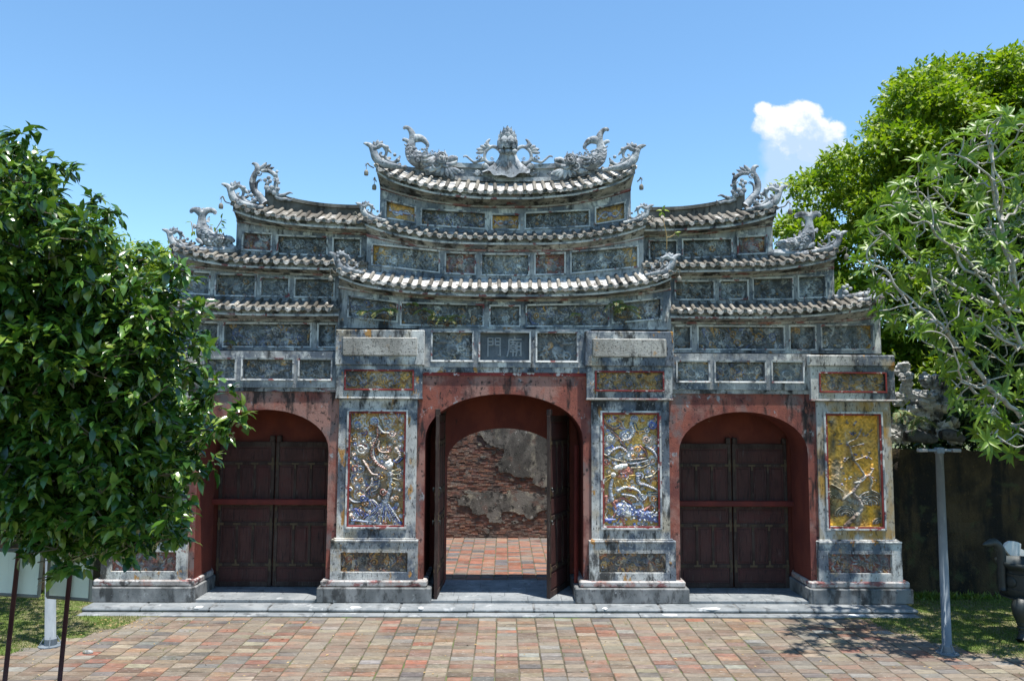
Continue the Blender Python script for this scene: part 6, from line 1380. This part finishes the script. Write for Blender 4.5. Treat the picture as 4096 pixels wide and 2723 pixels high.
sapling([CZ(358, 752), CZ(400, 740), CZ(440, 708)], .3, [(*CZ(425, 708), 1, 0), (*CZ(430, 705), .8, .7), (*CZ(440, 708), .9, -.2)], 'bare twig ending in yellow leaves in front of the right wing\'s top frieze', L=.12)

# ------------------------------------------------------------------ trees
def inpoly(px, py, poly):
    r = np.zeros(len(px), bool); j = len(poly) - 1
    for i in range(len(poly)):
        xi, yi = poly[i]; xj, yj = poly[j]
        r ^= ((yi > py) != (yj > py)) & (px < (xj - xi) * (py - yi) / (yj - yi + 1e-9) + xi); j = i
    return r
def clumps(poly, n, d0, d1, box, back=0):
    """random world points whose outline from the photo's side follows poly (photo pixels / 1.7363)"""
    out = []
    while len(out) < n:
        x = rng.uniform(box[0], box[2], 400); y = rng.uniform(box[1], box[3], 400); k = inpoly(x, y, poly)
        for a, b in zip(x[k], y[k]):
            dist = rng.uniform(d0, d1) + back * min(1, max(0, (b - 820) / 450)); out.append(tuple(P(a * 1.73634, b * 1.73634, CAM.y + dist)))
    return np.array(out[:n])
def spray(cen, per, rad_, up=.5):
    """leaf positions round clump centres: more on the upper and outer side"""
    n = len(cen) * per; u = unit(n); u[:, 2] = np.where(u[:, 2] < -.3, -u[:, 2] * .7, u[:, 2]); r = rad_ * (rng.uniform(.25, 1, n) ** .6)
    return np.repeat(cen, per, 0) + u * r[:, None], u

# left foreground tree: big glossy drooping leaves
LP = [(-500, 200), (-200, 250), (0, 345), (45, 350), (75, 400), (105, 440), (85, 490), (140, 505), (205, 495), (235, 530), (245, 580), (315, 625), (370, 660), (385, 730), (425, 760), (430, 850), (440, 920), (470, 965), (470, 1020), (450, 1090), (410, 1130), (400, 1190), (390, 1250), (300, 1268), (230, 1260), (170, 1305), (130, 1275), (60, 1250), (0, 1240), (-300, 1230), (-500, 900)]
LP = [(x - 16 if x > 150 else x, y + (14 if y < 700 else 0)) for x, y in LP]
tx = P(-420, 2723, -8.3)
tr = thing('broadleaf_tree', (tx.x, -8.3, G0), 'large tree with glossy dark green drooping leaves at the left, nearest the viewer', 'tree')
cen = clumps(LP, 230, 6.6, 9.6, (-500, 200, 600, 1340), .3); c2 = clumps(LP, 600, 6.5, 9.4, (-60, 300, 600, 1340), .6); 
arms = [(150, 398), (122, 425), (62, 325), (30, 345), (255, 500), (235, 478), (425, 640), (400, 655), (470, 715), (455, 735), (475, 850), (460, 800), (515, 905), (490, 930), (560, 965), (535, 985), (505, 1000), (480, 1055), (460, 1090), (415, 1200), (405, 1240), (330, 1265), (175, 1315), (150, 1295), (360, 600), (330, 590), (470, 1000)]
c3 = np.array([tuple(P((x - 10) * 1.73634, y * 1.73634, CAM.y + rng.uniform(6.7, 7.6))) for x, y in arms]); cen = np.concatenate([cen, c2])
tips, u = spray(cen, 10, .25); t3, u3 = spray(c3, 5, .12); tips = np.concatenate([tips, t3]); u = np.concatenate([u, u3])   # twig ends
n = len(tips); per = 7
pos = np.repeat(tips, per, 0) + rng.normal(size=(n*per, 3)) * .025
dr = np.repeat(u, per, 0) * .7 + unit(n*per) * .9; dr[:, 2] -= .42
nr = unit(n*per) * .45 + np.array([0, -.25, 1.0])
leaves('crown', pos, dr, nr, rng.uniform(.07, .17, n*per), rng.uniform(.040, .076, n*per), LEAF, 'leaf_glossy', tr)
m = MB(); base = np.array((tx.x, -8.3, G0)); top = base + (0, .2, 3.2)
m.tube([base, base + (.05, .05, 1.6), top, top + (.3, .2, 2.2)], [.26, .2, .17, .09], 10, 1, 4)
far = [e for e in cen if e[1] > CAM.y + 8.2]
for k in range(40):
    e = far[(k * 5) % len(far)]; q = top + np.array((.3, .2, 2.2)) * random.uniform(-.15, .9); mid = (q + e) / 2 + (0, 0, random.uniform(.0, .3)); m.tube([q, mid, e], [.05, .03, .008], 6, 1, 4)
m.build('trunk', 'bark_dark', tr, True)
m = MB()
for k in range(0, len(tips), 4):
    c_ = cen[k // 10] if k // 10 < len(cen) else tips[k] + (-.2, .05, -.05); m.tube([c_, tips[k]], [.007, .003], 4, 1, 1, smooth=False)
m.build('twigs', 'bark_dark', tr)

# big tree behind the gate on the right
def canopy(poly, box, nc, per, d0, d1, rad_, L, W_, mat, name, label, trunk, leafn=5, tmpl=LEAFS, lobe=False, droop=.35):
    t = thing(name, trunk[0], label, 'tree', None); cen = clumps(poly, nc, d0, d1, box)
    if lobe:                                            # billows: leaves sit on the upper and outer skin of each
        k = nc * per; u = unit(k); u[:, 2] = np.where(u[:, 2] < -.15, -u[:, 2], u[:, 2]); R2 = np.repeat(rng.uniform(.6, 1.15, nc) * rad_, per) * rng.uniform(.72, 1.06, k)
        tips = np.repeat(cen, per, 0) + u * R2[:, None] * np.array((1.15, 1.0, .72)); n = k
    else: tips, u = spray(cen, per, rad_); n = len(tips)
    pos = np.repeat(tips, leafn, 0) + rng.normal(size=(n*leafn, 3)) * L * .45; dr = np.repeat(u, leafn, 0) * .8 + unit(n*leafn); dr[:, 2] -= droop
    leaves('crown', pos, dr, unit(n*leafn) * .6 + np.array([0, -.3, 1.0]), rng.uniform(.7, 1.25, n*leafn) * L, rng.uniform(.8, 1.2, n*leafn) * W_, tmpl, mat, t)
    m = MB(); b, h, r = np.array(trunk[0]), trunk[1], trunk[2]; top = b + (0, 0, h)
    m.tube([b, b + (.1, .1, h*.5), top], [r, r*.8, r*.55], 10, 1, 3)
    for k in range(24):
        e = cen[(k * 7) % nc]; q = b + (top - b) * random.uniform(.55, 1.0); m.tube([q, (q + e) / 2 + (0, 0, .3), e], [r*.4, r*.2, r*.05], 6, 1, 4)
    m.build('trunk', 'bark_dark', t, True)
RP = [(1795, 560), (1800, 500), (1840, 455), (1858, 390), (1892, 350), (1925, 312), (1985, 315), (2020, 280), (2062, 230), (2068, 190), (2125, 165), (2170, 128), (2225, 140), (2280, 110), (2330, 95), (2420, 70), (2700, 60), (2900, 300), (2900, 900), (2400, 1020), (2100, 1000), (2000, 950), (1880, 800), (1800, 700)]
RP = [(x + 12, y + 34) for x, y in RP]
b = P(4250, 1700, 9.5); canopy(RP, (1780, 60, 2470, 1020), 380, 72, 23.0, 29.5, .95, .22, .115, 'leaf_yellow', 'canopy_tree', 'tall bright yellow-green tree rising behind the gate\'s right wing', ((b.x, 9.5, G0), 6, .45), 6, lobe=True)
LP2 = [(255, 600), (270, 562), (290, 552), (310, 566), (345, 570), (372, 565), (400, 590), (400, 640), (100, 700), (-200, 700), (-200, 500), (100, 560)]
b = P(200, 1700, 6.0); canopy(LP2, (0, 500, 420, 700), 120, 9, 19, 23, .40, .16, .07, 'leaf_yellow', 'canopy_tree', 'small tree just showing above the left foreground tree, behind the gate', ((b.x, 6.0, G0), 5, .2), 6)
HB = [(2070, 950), (2600, 950), (2600, 1090), (2070, 1090)]
b = P(4150, 1700, 3.5); canopy(HB, (2060, 950, 2600, 1090), 120, 9, 18.3, 20.5, .45, .2, .08, 'leaf_dark', 'hedge', 'low dark hedge just above the right wall, behind the rocks', ((b.x, 3.5, G0), 2, .12), 6)
SP = [(-420, 520), (200, 600), (250, 680), (220, 780), (-420, 800)]
b = P(-700, 1700, -1.4); canopy(SP, (-420, 520, 260, 800), 90, 9, 12.9, 15.8, .5, .17, .07, 'leaf_dark', 'shade_tree', 'tree over the left lawn, hidden behind the glossy foreground tree', ((b.x, -1.4, G0), 5, .2), 6)
# dark evergreen growth over the right wall
HP = [(2180, 660), (2230, 580), (2300, 550), (2700, 500), (2700, 1000), (2250, 1000), (2225, 840), (2190, 760)]
b = P(4000, 1700, 5.0); canopy(HP, (2060, 500, 2560, 1000), 520, 10, 15.7, 21.5, .55, .22, .09, 'leaf_dark', 'evergreen_tree', 'dark shaded tree behind the mossy wall on the right', ((b.x, 5.0, G0), 5, .3), 6)
HP = [(-400, 700), (300, 640), (440, 700), (440, 1090), (-400, 1090)]
b = P(-200, 1700, 5.0); canopy(HP, (-100, 640, 440, 1090), 220, 9, 18.5, 22.5, .55, .2, .08, 'leaf_dark', 'evergreen_tree', 'dark tree behind the left wall, glimpsed through the foreground leaves', ((b.x, 5.0, G0), 5, .3), 6)

# frangipani: forked grey branches tipped with rosettes
FP = [(1965, 600), (1975, 540), (2000, 470), (2060, 400), (2110, 360), (2190, 300), (2250, 270), (2330, 250), (2500, 230), (2900, 300), (2950, 700), (2800, 980), (2500, 1040), (2330, 1060), (2230, 1010), (2190, 960), (2170, 830), (2090, 770), (2030, 730), (1995, 650)]
fd0, fd1 = 12.2, 15.2
att = np.concatenate([clumps(FP, 520, fd0, fd1, (1950, 220, 2420, 1060)), clumps(FP, 130, fd0, fd1, (2400, 220, 2850, 1060))])
root = np.array(P(4330, 1900, -2.3)); rootb = np.array((root[0] + .25, -2.2, G0))
nodes = [rootb, root]; par = [-1, 0]
alive = np.ones(len(att), bool); step = .16
# a stem that rises, then space colonisation towards the attractors
for k in range(5): nodes.append(nodes[-1] + np.array((-.03, -.02, .18))); par.append(len(nodes) - 2)
for it in range(90):
    N_ = np.array(nodes); A_ = att[alive]
    if not len(A_): break
    d = np.linalg.norm(A_[:, None, :] - N_[None, :, :], axis=2); near = d.argmin(1); dm = d.min(1)
    grow = {}
    for a, i_, q in zip(A_, near, dm):
        if q < 9: grow.setdefault(int(i_), []).append((a - N_[i_]) / (q + 1e-6))
    for i_, vs in grow.items():
        v = np.mean(vs, 0) + rng.normal(size=3) * .12 + (0, 0, .05); v /= np.linalg.norm(v) + 1e-9; nodes.append(N_[i_] + v * step); par.append(i_)
    N_ = np.array(nodes); idx = np.where(alive)[0]; d = np.linalg.norm(att[idx][:, None, :] - N_[None, :, :], axis=2).min(1); alive[idx[d < .14]] = False
    if len(nodes) > 5200: break
N_ = np.array(nodes); par = np.array(par); ch = [[] for _ in nodes]
for i, p_ in enumerate(par):
    if p_ >= 0: ch[p_].append(i)
wgt = np.ones(len(nodes)) * 0.0
for i in range(len(nodes) - 1, -1, -1):
    if not ch[i]: wgt[i] = 1.0
    if par[i] >= 0: wgt[par[i]] += wgt[i]
rr = np.clip(.0105 * wgt ** .37, .0115, .08)
tr = thing('frangipani_tree', tuple(rootb), 'frangipani with bare forked grey branches and rosettes of pale green leaves at right', 'tree')
m = MB()
for i in range(len(nodes)):
    # one tube for each run between forks
    if par[i] >= 0 and len(ch[par[i]]) == 1 and par[par[i]] >= 0: continue
    if par[i] < 0: continue
    run = [par[i], i]
    while len(ch[run[-1]]) == 1: run.append(ch[run[-1]][0])
    m.tube([N_[k] for k in run], [max(rr[run[min(1, len(run)-1)]], 0) if j == 0 else rr[k] for j, k in enumerate(run)], 6, 1, 2)
m.build('trunk', 'bark', tr, True)
tipi = [i for i in range(len(nodes)) if not ch[i]]; pos, dr, nr = [], [], []
for i in tipi:
    ax = N_[i] - N_[par[i]]; ax = ax / (np.linalg.norm(ax) + 1e-9) + (0, 0, .7); ax /= np.linalg.norm(ax)
    q = np.cross(ax, (1, .2, .1)); q /= np.linalg.norm(q); w_ = np.cross(ax, q); nl = random.randint(8, 12); ph = random.uniform(0, 6)
    for k in range(nl):
        a = ph + k * 2.4; o_ = q * math.cos(a) + w_ * math.sin(a); el = random.uniform(-.15, .75)
        pos.append(N_[i] + ax * .02); dr.append(o_ + ax * el); nr.append(ax - o_ * el * .8)
n = len(pos); leaves('crown', np.array(pos), np.array(dr), np.array(nr), rng.uniform(.18, .30, n), rng.uniform(.056, .082, n), LEAF, 'leaf_plumeria', tr)
# low weeds at the foot of the walls and on the steps
n = 900; sgn = np.where(rng.uniform(size=n) < .7, 1, -1); x = sgn * (8.2 + np.abs(rng.normal(size=n)) * 1.2); y = .95 - np.abs(rng.normal(size=n)) * .12
d = rng.normal(size=(n, 3)) * .7; d[:, 2] = np.abs(d[:, 2]) + .6
tag(leaves('weeds', np.stack([x, y, np.full(n, G0)], 1), d, unit(n), rng.uniform(.06, .2, n), rng.uniform(.02, .05, n), LEAFS, 'leaf_fern'), 'low weeds along the foot of the dark walls', 'weeds', kind='stuff')
